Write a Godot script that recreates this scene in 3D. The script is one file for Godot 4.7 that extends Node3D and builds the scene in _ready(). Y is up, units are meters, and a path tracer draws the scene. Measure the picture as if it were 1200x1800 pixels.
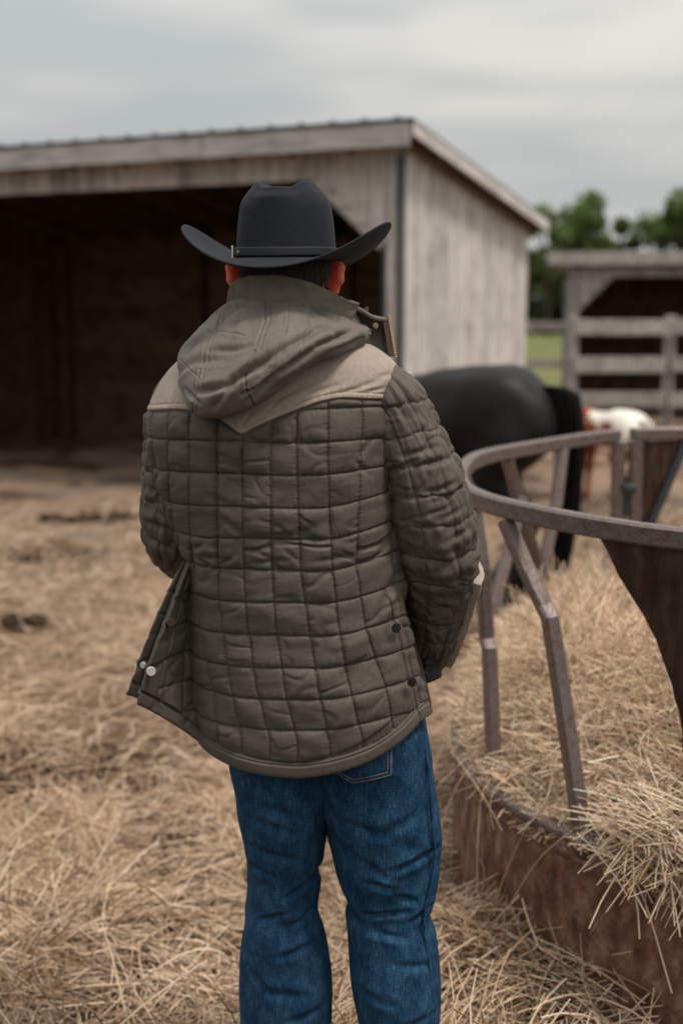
extends Node3D

# Metres, y up. The camera stands at the origin at eye height and looks along -z.
const MAN := Vector3(-0.06, 0.0, -2.25)      # base of the standing person
var M := {}
var cut := 0.0


class Build:
	var v := PackedVector3Array()
	var n := PackedVector3Array()
	var uv := PackedVector2Array()
	var c := PackedColorArray()
	var ix := PackedInt32Array()
	var tint := Color.WHITE

	func quad(a: Vector3, b: Vector3, d: Vector3, e: Vector3, out: Vector3, ua := Vector2.ZERO, ub := Vector2.ZERO, ud := Vector2.ZERO, ue := Vector2.ZERO) -> void:
		var f := (d - a).cross(b - a)
		if f.length_squared() < 1e-16:
			f = (e - a).cross(d - a)
		f = f.normalized()
		var k := v.size()
		var flip := f.dot(out) < 0.0
		if flip:
			f = -f
		for q in [a, b, d, e]:
			v.append(q)
			n.append(f)
			c.append(tint)
		uv.append(ua); uv.append(ub); uv.append(ud); uv.append(ue)
		if flip:
			ix.append_array(PackedInt32Array([k, k + 2, k + 1, k, k + 3, k + 2]))
		else:
			ix.append_array(PackedInt32Array([k, k + 1, k + 2, k, k + 2, k + 3]))

	func tri(a: Vector3, b: Vector3, d: Vector3, out: Vector3) -> void:
		var f := (d - a).cross(b - a).normalized()
		var k := v.size()
		var flip := f.dot(out) < 0.0
		if flip:
			f = -f
		for q in [a, b, d]:
			v.append(q)
			n.append(f)
			c.append(tint)
			uv.append(Vector2(q.x + q.z, q.y))
		ix.append_array(PackedInt32Array([k, k + 2, k + 1] if flip else [k, k + 1, k + 2]))

	# a chamfered board: size along its own axes, the grain (uv.y) runs along the longest one
	func box(at: Vector3, size: Vector3, turn := Basis.IDENTITY, cham := 0.004, shift := Vector2.ZERO) -> void:
		var h := size * 0.5
		var ch := minf(cham, minf(h.x, minf(h.y, h.z)) * 0.6)
		var long := 0
		if size.y >= size.x and size.y >= size.z:
			long = 1
		elif size.z >= size.x and size.z >= size.y:
			long = 2
		for ax in 3:
			var b1 := (ax + 1) % 3
			var b2 := (ax + 2) % 3
			for s in [-1.0, 1.0]:
				var q := []
				var t := []
				for k in [[-1.0, -1.0], [1.0, -1.0], [1.0, 1.0], [-1.0, 1.0]]:
					var p := Vector3.ZERO
					p[ax] = s * h[ax]
					p[b1] = k[0] * (h[b1] - ch)
					p[b2] = k[1] * (h[b2] - ch)
					q.append(at + turn * p)
					var across := p[b1]
					if b1 == long:
						across = p[b2]
					if ax == long:
						across = p[b2]
					t.append(Vector2(across + s * 0.3 + shift.x, p[long] + shift.y + ax * 0.17))
				var o := Vector3.ZERO
				o[ax] = s
				quad(q[0], q[1], q[2], q[3], turn * o, t[0], t[1], t[2], t[3])
			# the four edges that run along ax
			for s1 in [-1.0, 1.0]:
				for s2 in [-1.0, 1.0]:
					var e0 := Vector3.ZERO
					e0[ax] = -(h[ax] - ch)
					e0[b1] = s1 * h[b1]
					e0[b2] = s2 * (h[b2] - ch)
					var e1 := e0
					e1[ax] = h[ax] - ch
					var e2 := e1
					e2[b1] = s1 * (h[b1] - ch)
					e2[b2] = s2 * h[b2]
					var e3 := e0
					e3[b1] = e2[b1]
					e3[b2] = e2[b2]
					var o2 := Vector3.ZERO
					o2[b1] = s1
					o2[b2] = s2
					var us := Vector2(e0[b1] + shift.x, e0[long] + shift.y)
					var ue := Vector2(e0[b1] + shift.x, e1[long] + shift.y)
					quad(at + turn * e0, at + turn * e1, at + turn * e2, at + turn * e3, turn * o2, us, ue, ue, us)
		for sx in [-1.0, 1.0]:
			for sy in [-1.0, 1.0]:
				for sz in [-1.0, 1.0]:
					var sg := Vector3(sx, sy, sz)
					tri(at + turn * (sg * Vector3(h.x, h.y - ch, h.z - ch)), at + turn * (sg * Vector3(h.x - ch, h.y, h.z - ch)), at + turn * (sg * Vector3(h.x - ch, h.y - ch, h.z)), turn * sg)

	# a tube along points; ra[] is the radius at each point
	func tube(pts: PackedVector3Array, ra: PackedFloat32Array, sides := 8, wide := 1.0, up := Vector3.UP, cap := true) -> void:
		var m := pts.size()
		var k := v.size()
		var x := Vector3.ZERO
		var along := 0.0
		for i in m:
			var t := (pts[mini(i + 1, m - 1)] - pts[maxi(i - 1, 0)]).normalized()
			if i == 0:
				x = up.cross(t)
				if x.length() < 0.05:
					x = Vector3.RIGHT.cross(t)
			else:
				along += pts[i].distance_to(pts[i - 1])
			x = (x - t * x.dot(t)).normalized()
			var y := t.cross(x)
			for j in sides + 1:
				var a := TAU * j / sides
				var d := x * (cos(a) * wide) + y * sin(a)
				v.append(pts[i] + d * ra[mini(i, ra.size() - 1)])
				n.append((x * cos(a) / wide + y * sin(a)).normalized())
				uv.append(Vector2(j / float(sides) * TAU * ra[mini(i, ra.size() - 1)], along))
				c.append(tint)
		for i in m - 1:
			for j in sides:
				var a := k + i * (sides + 1) + j
				var b := a + sides + 1
				ix.append_array(PackedInt32Array([a, b, a + 1, a + 1, b, b + 1]))
		if cap:
			for e in [0, m - 1]:
				var t := (pts[1] - pts[0]).normalized() * -1.0 if e == 0 else (pts[m - 1] - pts[m - 2]).normalized()
				var c0 := v.size()
				v.append(pts[e]); n.append(t); uv.append(Vector2.ZERO); c.append(tint)
				for j in sides + 1:
					v.append(v[k + e * (sides + 1) + j]); n.append(t); uv.append(Vector2.ZERO); c.append(tint)
				for j in sides:
					if e == 0:
						ix.append_array(PackedInt32Array([c0, c0 + 1 + j, c0 + 2 + j]))
					else:
						ix.append_array(PackedInt32Array([c0, c0 + 2 + j, c0 + 1 + j]))

	# a four-sided bar swept along points, with small chamfers
	func bar(pts: PackedVector3Array, w: float, h: float, up := Vector3.UP) -> void:
		var m := pts.size()
		var prof := []
		var ch := minf(w, h) * 0.16
		var hw := w * 0.5
		var hh := h * 0.5
		for q in [[hw, -hh + ch], [hw, hh - ch], [hw - ch, hh], [-hw + ch, hh], [-hw, hh - ch], [-hw, -hh + ch], [-hw + ch, -hh], [hw - ch, -hh]]:
			prof.append(Vector2(q[0], q[1]))
		var rows := []
		var along := 0.0
		var al := []
		for i in m:
			var t := (pts[mini(i + 1, m - 1)] - pts[maxi(i - 1, 0)]).normalized()
			var x := t.cross(up).normalized()
			var y := x.cross(t)
			var r := []
			for q in prof:
				r.append(pts[i] + x * q.x + y * q.y)
			rows.append(r)
			if i > 0:
				along += pts[i].distance_to(pts[i - 1])
			al.append(along)
		for i in m - 1:
			for j in 8:
				var j2 := (j + 1) % 8
				var mid: Vector3 = (rows[i][j] + rows[i][j2]) * 0.5 - pts[i]
				quad(rows[i][j], rows[i][j2], rows[i + 1][j2], rows[i + 1][j], mid, Vector2(j * 0.03, al[i]), Vector2(j * 0.03 + 0.03, al[i]), Vector2(j * 0.03 + 0.03, al[i + 1]), Vector2(j * 0.03, al[i + 1]))
		for e in [0, m - 1]:
			var o := pts[0] - pts[1] if e == 0 else pts[m - 1] - pts[m - 2]
			for j in range(1, 7):
				tri(rows[e][0], rows[e][j], rows[e][j + 1], o)

	func disc(at: Vector3, r: float, thick: float, facing: Vector3) -> void:
		var f := facing.normalized()
		tube(PackedVector3Array([at - f * thick, at + f * thick * 0.6, at + f * thick * 0.9, at + f * thick]), PackedFloat32Array([r, r, r * 0.94, r * 0.88]), 18)

	func mesh() -> ArrayMesh:
		var m := ArrayMesh.new()
		var a := []
		a.resize(Mesh.ARRAY_MAX)
		a[Mesh.ARRAY_VERTEX] = v
		a[Mesh.ARRAY_NORMAL] = n
		a[Mesh.ARRAY_TEX_UV] = uv
		a[Mesh.ARRAY_COLOR] = c
		a[Mesh.ARRAY_INDEX] = ix
		m.add_surface_from_arrays(Mesh.PRIMITIVE_TRIANGLES, a)
		return m


func add_mesh(called: String, mesh: Mesh, mat: Material, parent: Node = self, at := Vector3.ZERO) -> MeshInstance3D:
	var o := MeshInstance3D.new()
	o.name = called
	o.mesh = mesh
	o.material_override = mat
	o.position = at
	parent.add_child(o, true)
	return o


func thing(called: String, label: String, category: String, at: Vector3, turn := 0.0, group := "") -> Node3D:
	var o := Node3D.new()
	o.name = called
	o.position = at
	o.rotation.y = turn
	add_child(o, true)
	return tag(o, label, category, group)


func tag(o: Node, label: String, category: String, group := "", kind := "") -> Node:
	o.set_meta("label", label)
	if category:
		o.set_meta("category", category)
	if group:
		o.set_meta("group", group)
	if kind:
		o.set_meta("kind", kind)
	return o


func noisy(sd: int, freq: float, oct := 3, kind := FastNoiseLite.TYPE_SIMPLEX_SMOOTH) -> FastNoiseLite:
	var z := FastNoiseLite.new()
	z.seed = sd
	z.frequency = freq
	z.noise_type = kind
	z.fractal_octaves = oct
	z.fractal_type = FastNoiseLite.FRACTAL_FBM if oct > 1 else FastNoiseLite.FRACTAL_NONE
	return z


# smooth table: t = [[x, y], ...] rising in x
func tab(t: Array, x: float) -> float:
	var m := t.size()
	if x <= t[0][0]:
		return t[0][1]
	if x >= t[m - 1][0]:
		return t[m - 1][1]
	var i := 0
	while t[i + 1][0] < x:
		i += 1
	var x0: float = t[i][0]
	var x1: float = t[i + 1][0]
	var y0: float = t[i][1]
	var y1: float = t[i + 1][1]
	var s := (y1 - y0) / (x1 - x0)
	var s0 := s
	var s1 := s
	if i > 0:
		s0 = (y1 - t[i - 1][1]) / (x1 - t[i - 1][0])
	if i < m - 2:
		s1 = (t[i + 2][1] - y0) / (t[i + 2][0] - x0)
	var h := x1 - x0
	var k := (x - x0) / h
	return y0 * (1.0 + 2.0 * k) * (1.0 - k) * (1.0 - k) + h * s0 * k * (1.0 - k) * (1.0 - k) + y1 * k * k * (3.0 - 2.0 * k) + h * s1 * k * k * (k - 1.0)


# a point on a smooth curve through pts, k from 0 to 1
func curve(pts: Array, k: float) -> Vector3:
	var m := pts.size()
	var f := clampf(k, 0.0, 1.0) * (m - 1)
	var i := mini(int(f), m - 2)
	var a: Vector3 = pts[maxi(i - 1, 0)]
	var b: Vector3 = pts[i]
	var d: Vector3 = pts[i + 1]
	var e: Vector3 = pts[mini(i + 2, m - 1)]
	return b.cubic_interpolate(d, a, e, f - i)


func curve_points(pts: Array, count: int) -> PackedVector3Array:
	var out := PackedVector3Array()
	for i in count:
		out.append(curve(pts, i / float(count - 1)))
	return out


# normals of a grid of nu by nv points; where the first and last columns coincide they share normals
func grid_normals(p: PackedVector3Array, nu: int, nv: int, joined: bool) -> PackedVector3Array:
	var out := PackedVector3Array()
	out.resize(p.size())
	for j in nv:
		var ja := maxi(j - 1, 0) * nu
		var jb := mini(j + 1, nv - 1) * nu
		for i in nu:
			var ia := i - 1
			var ib := i + 1
			if ia < 0:
				ia = nu - 2 if joined else 0
			if ib > nu - 1:
				ib = 1 if joined else nu - 1
			out[j * nu + i] = (p[j * nu + ib] - p[j * nu + ia]).cross(p[jb + i] - p[ja + i]).normalized()
	return out


func grid_mesh(p: PackedVector3Array, nu: int, nv: int, uv: PackedVector2Array, joined := false, col := PackedColorArray()) -> ArrayMesh:
	var nn := grid_normals(p, nu, nv, joined)
	var ix := PackedInt32Array()
	ix.resize((nu - 1) * (nv - 1) * 6)
	var k := 0
	for j in nv - 1:
		for i in nu - 1:
			var a := j * nu + i
			ix[k] = a; ix[k + 1] = a + nu; ix[k + 2] = a + 1
			ix[k + 3] = a + 1; ix[k + 4] = a + nu; ix[k + 5] = a + nu + 1
			k += 6
	var m := ArrayMesh.new()
	var ar := []
	ar.resize(Mesh.ARRAY_MAX)
	ar[Mesh.ARRAY_VERTEX] = p
	ar[Mesh.ARRAY_NORMAL] = nn
	ar[Mesh.ARRAY_TEX_UV] = uv
	if col.size():
		ar[Mesh.ARRAY_COLOR] = col
	ar[Mesh.ARRAY_INDEX] = ix
	m.add_surface_from_arrays(Mesh.PRIMITIVE_TRIANGLES, ar)
	return m


# a sheet with thickness: front grid p (nu x nv) with its normals; the back lies behind by thick
func thick_mesh(p: PackedVector3Array, nu: int, nv: int, uv: PackedVector2Array, thick: float) -> ArrayMesh:
	var nn := grid_normals(p, nu, nv, false)
	var q := PackedVector3Array()
	var u2 := PackedVector2Array()
	var w := nu * 2 + 1
	for j in range(-1, nv + 1):
		var jj := clampi(j, 0, nv - 1)
		for i in w:
			var ii := i if i < nu else (nu * 2 - 1 - i if i < nu * 2 else 0)
			var a := jj * nu + ii
			var d := 0.0 if i < nu or i == nu * 2 else thick
			if j < 0 or j >= nv:
				d = thick * 0.5
			q.append(p[a] - nn[a] * d)
			u2.append(uv[a])
	return grid_mesh(q, w, nv + 2, u2, true)


# ---- bodies: capsules joined by a smooth minimum, meshed as surface nets
# bone = [from, to, radius, radius]
func field(bones: Array, q: Vector3, k: float) -> float:
	var d := 10.0
	for b in bones:
		var a: Vector3 = b[0]
		var ab: Vector3 = b[1] - a
		var l := ab.length_squared()
		var t := clampf((q - a).dot(ab) / l, 0.0, 1.0) if l > 1e-9 else 0.0
		var e: float = q.distance_to(a + ab * t) - lerpf(b[2], b[3], t)
		var h := maxf(k - absf(d - e), 0.0) / k
		d = minf(d, e) - h * h * k * 0.25
	return d


func nets(into: Build, bones: Array, cell: float, k: float, lump: FastNoiseLite = null, amount := 0.0) -> void:
	var lo := Vector3(99, 99, 99)
	var hi := -lo
	for b in bones:
		var r := Vector3.ONE * (maxf(b[2], b[3]) + cell * 2.5)
		lo = lo.min(b[0] - r).min(b[1] - r)
		hi = hi.max(b[0] + r).max(b[1] + r)
	var s := Vector3i(((hi - lo) / cell).ceil()) + Vector3i.ONE
	var nx := s.x
	var ny := s.y
	var val := PackedFloat32Array()
	val.resize(s.x * s.y * s.z)
	val.fill(1.0)
	# visit only the cells near each bone
	var near := PackedByteArray()
	near.resize(val.size())
	for b in bones:
		var r := Vector3.ONE * (maxf(b[2], b[3]) + cell * 2.0 + k * 0.4)
		var p0 := Vector3i((b[0].min(b[1]) - r - lo) / cell).clamp(Vector3i.ZERO, s - Vector3i.ONE)
		var p1 := Vector3i((b[0].max(b[1]) + r - lo) / cell).clamp(Vector3i.ZERO, s - Vector3i.ONE)
		for z in range(p0.z, p1.z + 1):
			for y in range(p0.y, p1.y + 1):
				for x in range(p0.x, p1.x + 1):
					near[x + nx * (y + ny * z)] = 1
	for z in s.z:
		for y in s.y:
			for x in s.x:
				var i := x + nx * (y + ny * z)
				if near[i]:
					var q := lo + Vector3(x, y, z) * cell
					val[i] = field(bones, q, k)
					if lump:
						val[i] += lump.get_noise_3dv(q) * amount
	var at := {}
	var base := into.v.size()
	var corner := [Vector3i(0, 0, 0), Vector3i(1, 0, 0), Vector3i(0, 1, 0), Vector3i(1, 1, 0), Vector3i(0, 0, 1), Vector3i(1, 0, 1), Vector3i(0, 1, 1), Vector3i(1, 1, 1)]
	var edge := [[0, 1], [2, 3], [4, 5], [6, 7], [0, 2], [1, 3], [4, 6], [5, 7], [0, 4], [1, 5], [2, 6], [3, 7]]
	for z in s.z - 1:
		for y in s.y - 1:
			for x in s.x - 1:
				var i := x + nx * (y + ny * z)
				var neg := 0
				var vv := [val[i], val[i + 1], val[i + nx], val[i + nx + 1], val[i + nx * ny], val[i + nx * ny + 1], val[i + nx * ny + nx], val[i + nx * ny + nx + 1]]
				for t in vv:
					if t < 0.0:
						neg += 1
				if neg == 0 or neg == 8:
					continue
				var sum := Vector3.ZERO
				var cnt := 0
				for e in edge:
					var a: float = vv[e[0]]
					var b: float = vv[e[1]]
					if (a < 0.0) != (b < 0.0):
						sum += Vector3(corner[e[0]]).lerp(Vector3(corner[e[1]]), a / (a - b))
						cnt += 1
				at[i] = into.v.size()
				var pos := lo + (Vector3(x, y, z) + sum / cnt) * cell
				into.v.append(pos)
				into.n.append(Vector3.ZERO)
				into.uv.append(Vector2(pos.x + pos.z, pos.y))
				into.c.append(into.tint)
	var step := [1, nx, nx * ny]
	for i in at:
		var v0: float = val[i]
		for ax in 3:
			var o1: int = step[(ax + 1) % 3]
			var o2: int = step[(ax + 2) % 3]
			if i + step[ax] >= val.size():
				continue
			var v1: float = val[i + step[ax]]
			if (v0 < 0.0) == (v1 < 0.0) or not (at.has(i - o1) and at.has(i - o2) and at.has(i - o1 - o2)):
				continue
			var a: int = at[i]
			var b: int = at[i - o1]
			var d: int = at[i - o1 - o2]
			var e: int = at[i - o2]
			if v0 < 0.0:
				into.ix.append_array(PackedInt32Array([a, d, b, a, e, d]))
			else:
				into.ix.append_array(PackedInt32Array([a, b, d, a, d, e]))
	var start := 0
	for k2 in range(0, into.ix.size(), 3):
		var a := into.ix[k2]
		if a < base:
			continue
		var b := into.ix[k2 + 1]
		var d := into.ix[k2 + 2]
		var f := (into.v[d] - into.v[a]).cross(into.v[b] - into.v[a])
		into.n[a] += f
		into.n[b] += f
		into.n[d] += f
	for i in range(base, into.v.size()):
		into.n[i] = into.n[i].normalized()


func scatter(called: String, mesh: Mesh, mat: Material, where: Array, tints: PackedColorArray, parent: Node = self) -> MultiMeshInstance3D:
	var mm := MultiMesh.new()
	mm.transform_format = MultiMesh.TRANSFORM_3D
	mm.use_colors = true
	mm.mesh = mesh
	mm.instance_count = where.size()
	for i in where.size():
		mm.set_instance_transform(i, where[i])
		mm.set_instance_color(i, tints[i])
	var o := MultiMeshInstance3D.new()
	o.name = called
	o.multimesh = mm
	o.material_override = mat
	parent.add_child(o, true)
	return o


func lin(r: float, g: float, b: float) -> Color:
	return Color(r, g, b).linear_to_srgb()


func plain(called: String, col: Color, rough: float, metal := 0.0, spec := 0.5) -> StandardMaterial3D:
	var m := StandardMaterial3D.new()
	m.resource_name = called
	m.albedo_color = col
	m.roughness = rough
	m.metallic = metal
	m.metallic_specular = spec
	M[called] = m
	return m


# ramp = [[offset, linear colour], ...]
func noise_tex(sd: int, freq: float, oct: int, ramp: Array, size := 256, kind := FastNoiseLite.TYPE_SIMPLEX_SMOOTH) -> NoiseTexture2D:
	var g := Gradient.new()
	var off := PackedFloat32Array()
	var col := PackedColorArray()
	for r in ramp:
		off.append(r[0])
		col.append(r[1].linear_to_srgb())
	g.offsets = off
	g.colors = col
	var t := NoiseTexture2D.new()
	t.width = size
	t.height = size
	t.seamless = true
	t.noise = noisy(sd, freq, oct, kind)
	t.color_ramp = g
	return t


func grey(a: float, b: float) -> Array:
	return [[0.2, Color(a, a, a)], [0.8, Color(b, b, b)]]


func bump(m: StandardMaterial3D, t: Texture2D, cm: float) -> void:
	m.heightmap_enabled = true
	m.heightmap_texture = t
	m.heightmap_scale = cm


func worn(m: StandardMaterial3D, t: Texture2D, scale: float) -> void:
	m.detail_enabled = true
	m.detail_blend_mode = BaseMaterial3D.BLEND_MODE_MUL
	m.detail_albedo = t
	m.detail_uv_layer = BaseMaterial3D.DETAIL_UV_2
	m.uv2_triplanar = true
	m.uv2_world_triplanar = true
	m.uv2_scale = Vector3.ONE * scale


func denim_image() -> ImageTexture:
	var s := 512
	var im := Image.create(s, s, false, Image.FORMAT_RGB8)
	var streak := noisy(41, 0.09, 2)
	var cross := noisy(42, 0.09, 2)
	var cloud := noisy(43, 0.012, 3)
	var grain := noisy(44, 0.45, 1)
	for y in s:
		for x in s:
			# lengthwise slubs of the warp, shorter crosswise ones, worn clouds
			var k := 0.46 + 0.17 * streak.get_noise_2d(x * 1.6, y * 0.16) + 0.13 * cross.get_noise_2d(x * 0.2, y * 1.9) + 0.15 * cloud.get_noise_2d(x * 0.8, y * 0.5) + 0.2 * grain.get_noise_2d(x, y)
			k = clampf(k, 0.0, 1.0)
			k = k * k * k * 1.3
			im.set_pixel(x, y, Color(lerpf(0.0012, 0.105, k), lerpf(0.019, 0.26, k), lerpf(0.058, 0.40, k)).linear_to_srgb())
	return ImageTexture.create_from_image(im)


func make_materials() -> void:
	var fine := noise_tex(1, 0.12, 3, grey(0.0, 1.0))
	var coarse := noise_tex(2, 0.02, 4, grey(0.72, 1.06))
	# --- clothing
	var weave := noise_tex(3, 0.22, 2, grey(0.0, 1.0))
	for q in [["jacket", lin(0.080, 0.066, 0.0545)], ["hood", lin(0.130, 0.112, 0.094)], ["yoke", lin(0.315, 0.258, 0.214)], ["stitch", lin(0.085, 0.070, 0.055)], ["yoke_stitch", lin(0.36, 0.28, 0.22)], ["lining", lin(0.016, 0.013, 0.011)]]:
		var m := plain(q[0], q[1], 0.62, 0.0, 0.36)
		m.albedo_texture = noise_tex(5, 0.05, 3, grey(0.86, 1.06))
		m.uv1_scale = Vector3(6, 6, 6)
		bump(m, weave, 0.012)
		m.rim_enabled = true
		m.rim = 0.12
	var fl := plain("fleece", lin(0.175, 0.158, 0.128), 0.95, 0.0, 0.2)
	bump(fl, fine, 0.12)
	fl.uv1_scale = Vector3(14, 14, 14)
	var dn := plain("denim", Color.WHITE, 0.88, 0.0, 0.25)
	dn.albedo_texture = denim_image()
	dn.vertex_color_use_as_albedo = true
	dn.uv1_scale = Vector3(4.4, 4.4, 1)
	bump(dn, noise_tex(6, 0.3, 2, grey(0.0, 1.0)), 0.02)
	plain("denim_dark", lin(0.012, 0.04, 0.085), 0.9, 0.0, 0.2)
	plain("denim_thread", lin(0.34, 0.19, 0.10), 0.8)
	plain("denim_pale", lin(0.16, 0.28, 0.40), 0.9, 0.0, 0.2)
	var felt := plain("felt", lin(0.0080, 0.0100, 0.0155), 0.9, 0.0, 0.35)
	felt.rim_enabled = true
	felt.rim = 0.2
	felt.uv1_triplanar = true
	felt.uv1_scale = Vector3(9, 9, 9)
	felt.albedo_texture = noise_tex(8, 0.15, 3, grey(0.9, 1.1))
	bump(felt, fine, 0.008)
	plain("felt_band", lin(0.008, 0.010, 0.014), 0.75, 0.0, 0.4)
	plain("silver", lin(0.62, 0.58, 0.52), 0.32, 1.0)
	plain("brass", lin(0.30, 0.19, 0.10), 0.42, 0.9)
	plain("snap_dark", lin(0.03, 0.026, 0.024), 0.22, 0.4)
	plain("snap_brown", lin(0.11, 0.07, 0.05), 0.35, 0.5)
	plain("snap_pale", lin(0.52, 0.50, 0.48), 0.55, 0.1)
	plain("cord_plastic", lin(0.09, 0.10, 0.13), 0.25)
	var sk := plain("skin", lin(0.50, 0.20, 0.13), 0.55, 0.0, 0.4)
	sk.subsurf_scatter_enabled = true
	sk.subsurf_scatter_strength = 0.25
	var ear := plain("ear_skin", lin(0.85, 0.24, 0.155), 0.5, 0.0, 0.4)
	ear.subsurf_scatter_enabled = true
	ear.subsurf_scatter_strength = 0.5
	ear.backlight_enabled = true
	ear.backlight = lin(0.4, 0.10, 0.05)
	plain("hair", lin(0.014, 0.009, 0.006), 0.65, 0.0, 0.4)
	plain("eye_white", lin(0.7, 0.68, 0.65), 0.2)
	plain("iris", lin(0.05, 0.03, 0.02), 0.15)
	plain("leather", lin(0.06, 0.032, 0.018), 0.5)
	# --- weathered boards, several tones
	var grain := noise_tex(11, 0.02, 5, [[0.12, Color(0.55, 0.53, 0.51)], [0.45, Color(0.88, 0.86, 0.84)], [0.8, Color(1.1, 1.09, 1.07)]], 512)
	var blots := noise_tex(12, 0.012, 4, [[0.1, Color(0.66, 0.64, 0.63)], [0.36, Color(0.93, 0.92, 0.91)], [0.7, Color(1, 1, 1)]])
	var tones := [[0.575, 0.55, 0.54], [0.50, 0.48, 0.475], [0.635, 0.608, 0.595], [0.43, 0.412, 0.408], [0.595, 0.562, 0.545]]
	for i in 5:
		var w := plain("board%d" % i, lin(tones[i][0], tones[i][1], tones[i][2]), 0.9, 0.0, 0.25)
		w.albedo_texture = grain
		w.uv1_scale = Vector3(2.2, 0.13, 1)
		w.uv1_offset = Vector3(i * 0.21, i * 0.37, 0)
		bump(w, grain, 0.25)
		worn(w, blots, 0.9)
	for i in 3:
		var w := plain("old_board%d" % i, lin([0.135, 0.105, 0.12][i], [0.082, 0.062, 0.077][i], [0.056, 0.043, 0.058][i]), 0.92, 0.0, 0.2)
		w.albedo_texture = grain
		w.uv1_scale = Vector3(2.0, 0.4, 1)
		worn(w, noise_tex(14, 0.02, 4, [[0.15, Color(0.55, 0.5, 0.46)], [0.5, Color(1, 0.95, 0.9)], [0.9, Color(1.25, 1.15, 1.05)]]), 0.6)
	for i in 3:
		var w := plain("rail_board%d" % i, lin([0.38, 0.34, 0.42][i], [0.358, 0.322, 0.394][i], [0.342, 0.31, 0.375][i]), 0.92, 0.0, 0.2)
		w.albedo_texture = grain
		w.uv1_scale = Vector3(2.4, 0.4, 1)
		worn(w, blots, 0.7)
	plain("roof_metal", lin(0.10, 0.10, 0.105), 0.5, 0.6)
	plain("dark_iron", lin(0.028, 0.034, 0.04), 0.6, 0.3)
	# --- rusty steel
	var rust := plain("rust", lin(1.0, 1.0, 1.0), 0.82, 0.0, 0.35)
	rust.uv1_triplanar = true
	rust.uv1_scale = Vector3(2.0, 0.8, 2.0)
	rust.albedo_texture = noise_tex(21, 0.022, 6, [[0.08, Color(0.045, 0.026, 0.019)], [0.34, Color(0.105, 0.050, 0.033)], [0.56, Color(0.185, 0.088, 0.058)], [0.74, Color(0.245, 0.145, 0.105)], [0.92, Color(0.32, 0.23, 0.185)]], 512)
	worn(rust, noise_tex(22, 0.05, 3, [[0.0, Color(0.55, 0.5, 0.48)], [0.5, Color(1, 1, 1)], [0.80, Color(1.05, 1.05, 1.05)], [0.87, Color(1.6, 1.7, 1.75)], [1.0, Color(1.8, 1.95, 2.0)]]), 5.0)
	bump(rust, noise_tex(23, 0.08, 4, grey(0, 1)), 0.2)
	var dark := rust.duplicate() as StandardMaterial3D
	dark.resource_name = "dark_rust"
	dark.albedo_color = lin(0.27, 0.26, 0.265)
	dark.uv1_scale = Vector3(2.4, 0.5, 2.4)
	dark.roughness = 0.62
	M["dark_rust"] = dark
	var steel := plain("worn_steel", lin(0.74, 0.67, 0.645), 0.45, 0.5, 0.5)
	steel.uv1_triplanar = true
	steel.uv1_scale = Vector3(5, 5, 5)
	steel.albedo_texture = noise_tex(24, 0.03, 5, [[0.08, Color(0.13, 0.07, 0.048)], [0.26, Color(0.185, 0.15, 0.142)], [0.6, Color(0.225, 0.197, 0.195)], [0.9, Color(0.26, 0.232, 0.232)]], 256)
	bump(steel, noise_tex(25, 0.1, 3, grey(0, 1)), 0.06)
	# --- straw, soil, hides, leaves
	var st := plain("straw", Color.WHITE, 0.7, 0.0, 0.35)
	st.vertex_color_use_as_albedo = true
	var so := plain("soil", Color.WHITE, 0.95, 0.0, 0.2)
	so.vertex_color_use_as_albedo = true
	so.uv1_triplanar = true
	so.uv1_world_triplanar = true
	so.uv1_scale = Vector3.ONE * 1.3
	so.albedo_texture = noise_tex(31, 0.035, 6, [[0.12, Color(0.45, 0.4, 0.35)], [0.45, Color(0.85, 0.83, 0.8)], [0.85, Color(1.12, 1.1, 1.08)]], 512)
	bump(so, noise_tex(32, 0.05, 5, grey(0, 1), 512), 2.0)
	var hay := plain("hay_core", lin(0.30, 0.21, 0.135), 0.95, 0.0, 0.2)
	hay.uv1_triplanar = true
	hay.uv1_world_triplanar = true
	hay.uv1_scale = Vector3.ONE * 2.0
	hay.albedo_texture = noise_tex(33, 0.08, 4, grey(0.25, 1.1))
	var gr := plain("meadow", lin(0.12, 0.135, 0.062), 0.95, 0.0, 0.2)
	gr.uv1_triplanar = true
	gr.uv1_world_triplanar = true
	gr.uv1_scale = Vector3.ONE * 0.09
	gr.albedo_texture = noise_tex(34, 0.03, 4, [[0.2, Color(0.7, 0.8, 0.6)], [0.8, Color(1.5, 1.15, 1.1)]])
	var bh := plain("black_hide", lin(0.0085, 0.0066, 0.0062), 0.5, 0.0, 0.3)
	bh.rim_enabled = true
	bh.rim = 0.04
	plain("black_hair", lin(0.005, 0.0045, 0.0045), 0.7, 0.0, 0.25)
	plain("hoof", lin(0.05, 0.04, 0.033), 0.6)
	var fo := plain("foal_hide", Color.WHITE, 0.75, 0.0, 0.3)
	fo.vertex_color_use_as_albedo = true
	plain("pale_hair", lin(0.62, 0.57, 0.5), 0.7)
	plain("dung", lin(0.035, 0.022, 0.014), 0.95, 0.0, 0.2)
	var lf := plain("leaf", Color.WHITE, 0.6, 0.0, 0.35)
	lf.vertex_color_use_as_albedo = true
	lf.backlight_enabled = true
	lf.backlight = lin(0.35, 0.4, 0.12)
	plain("bark", lin(0.07, 0.055, 0.042), 0.95, 0.0, 0.2)


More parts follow.
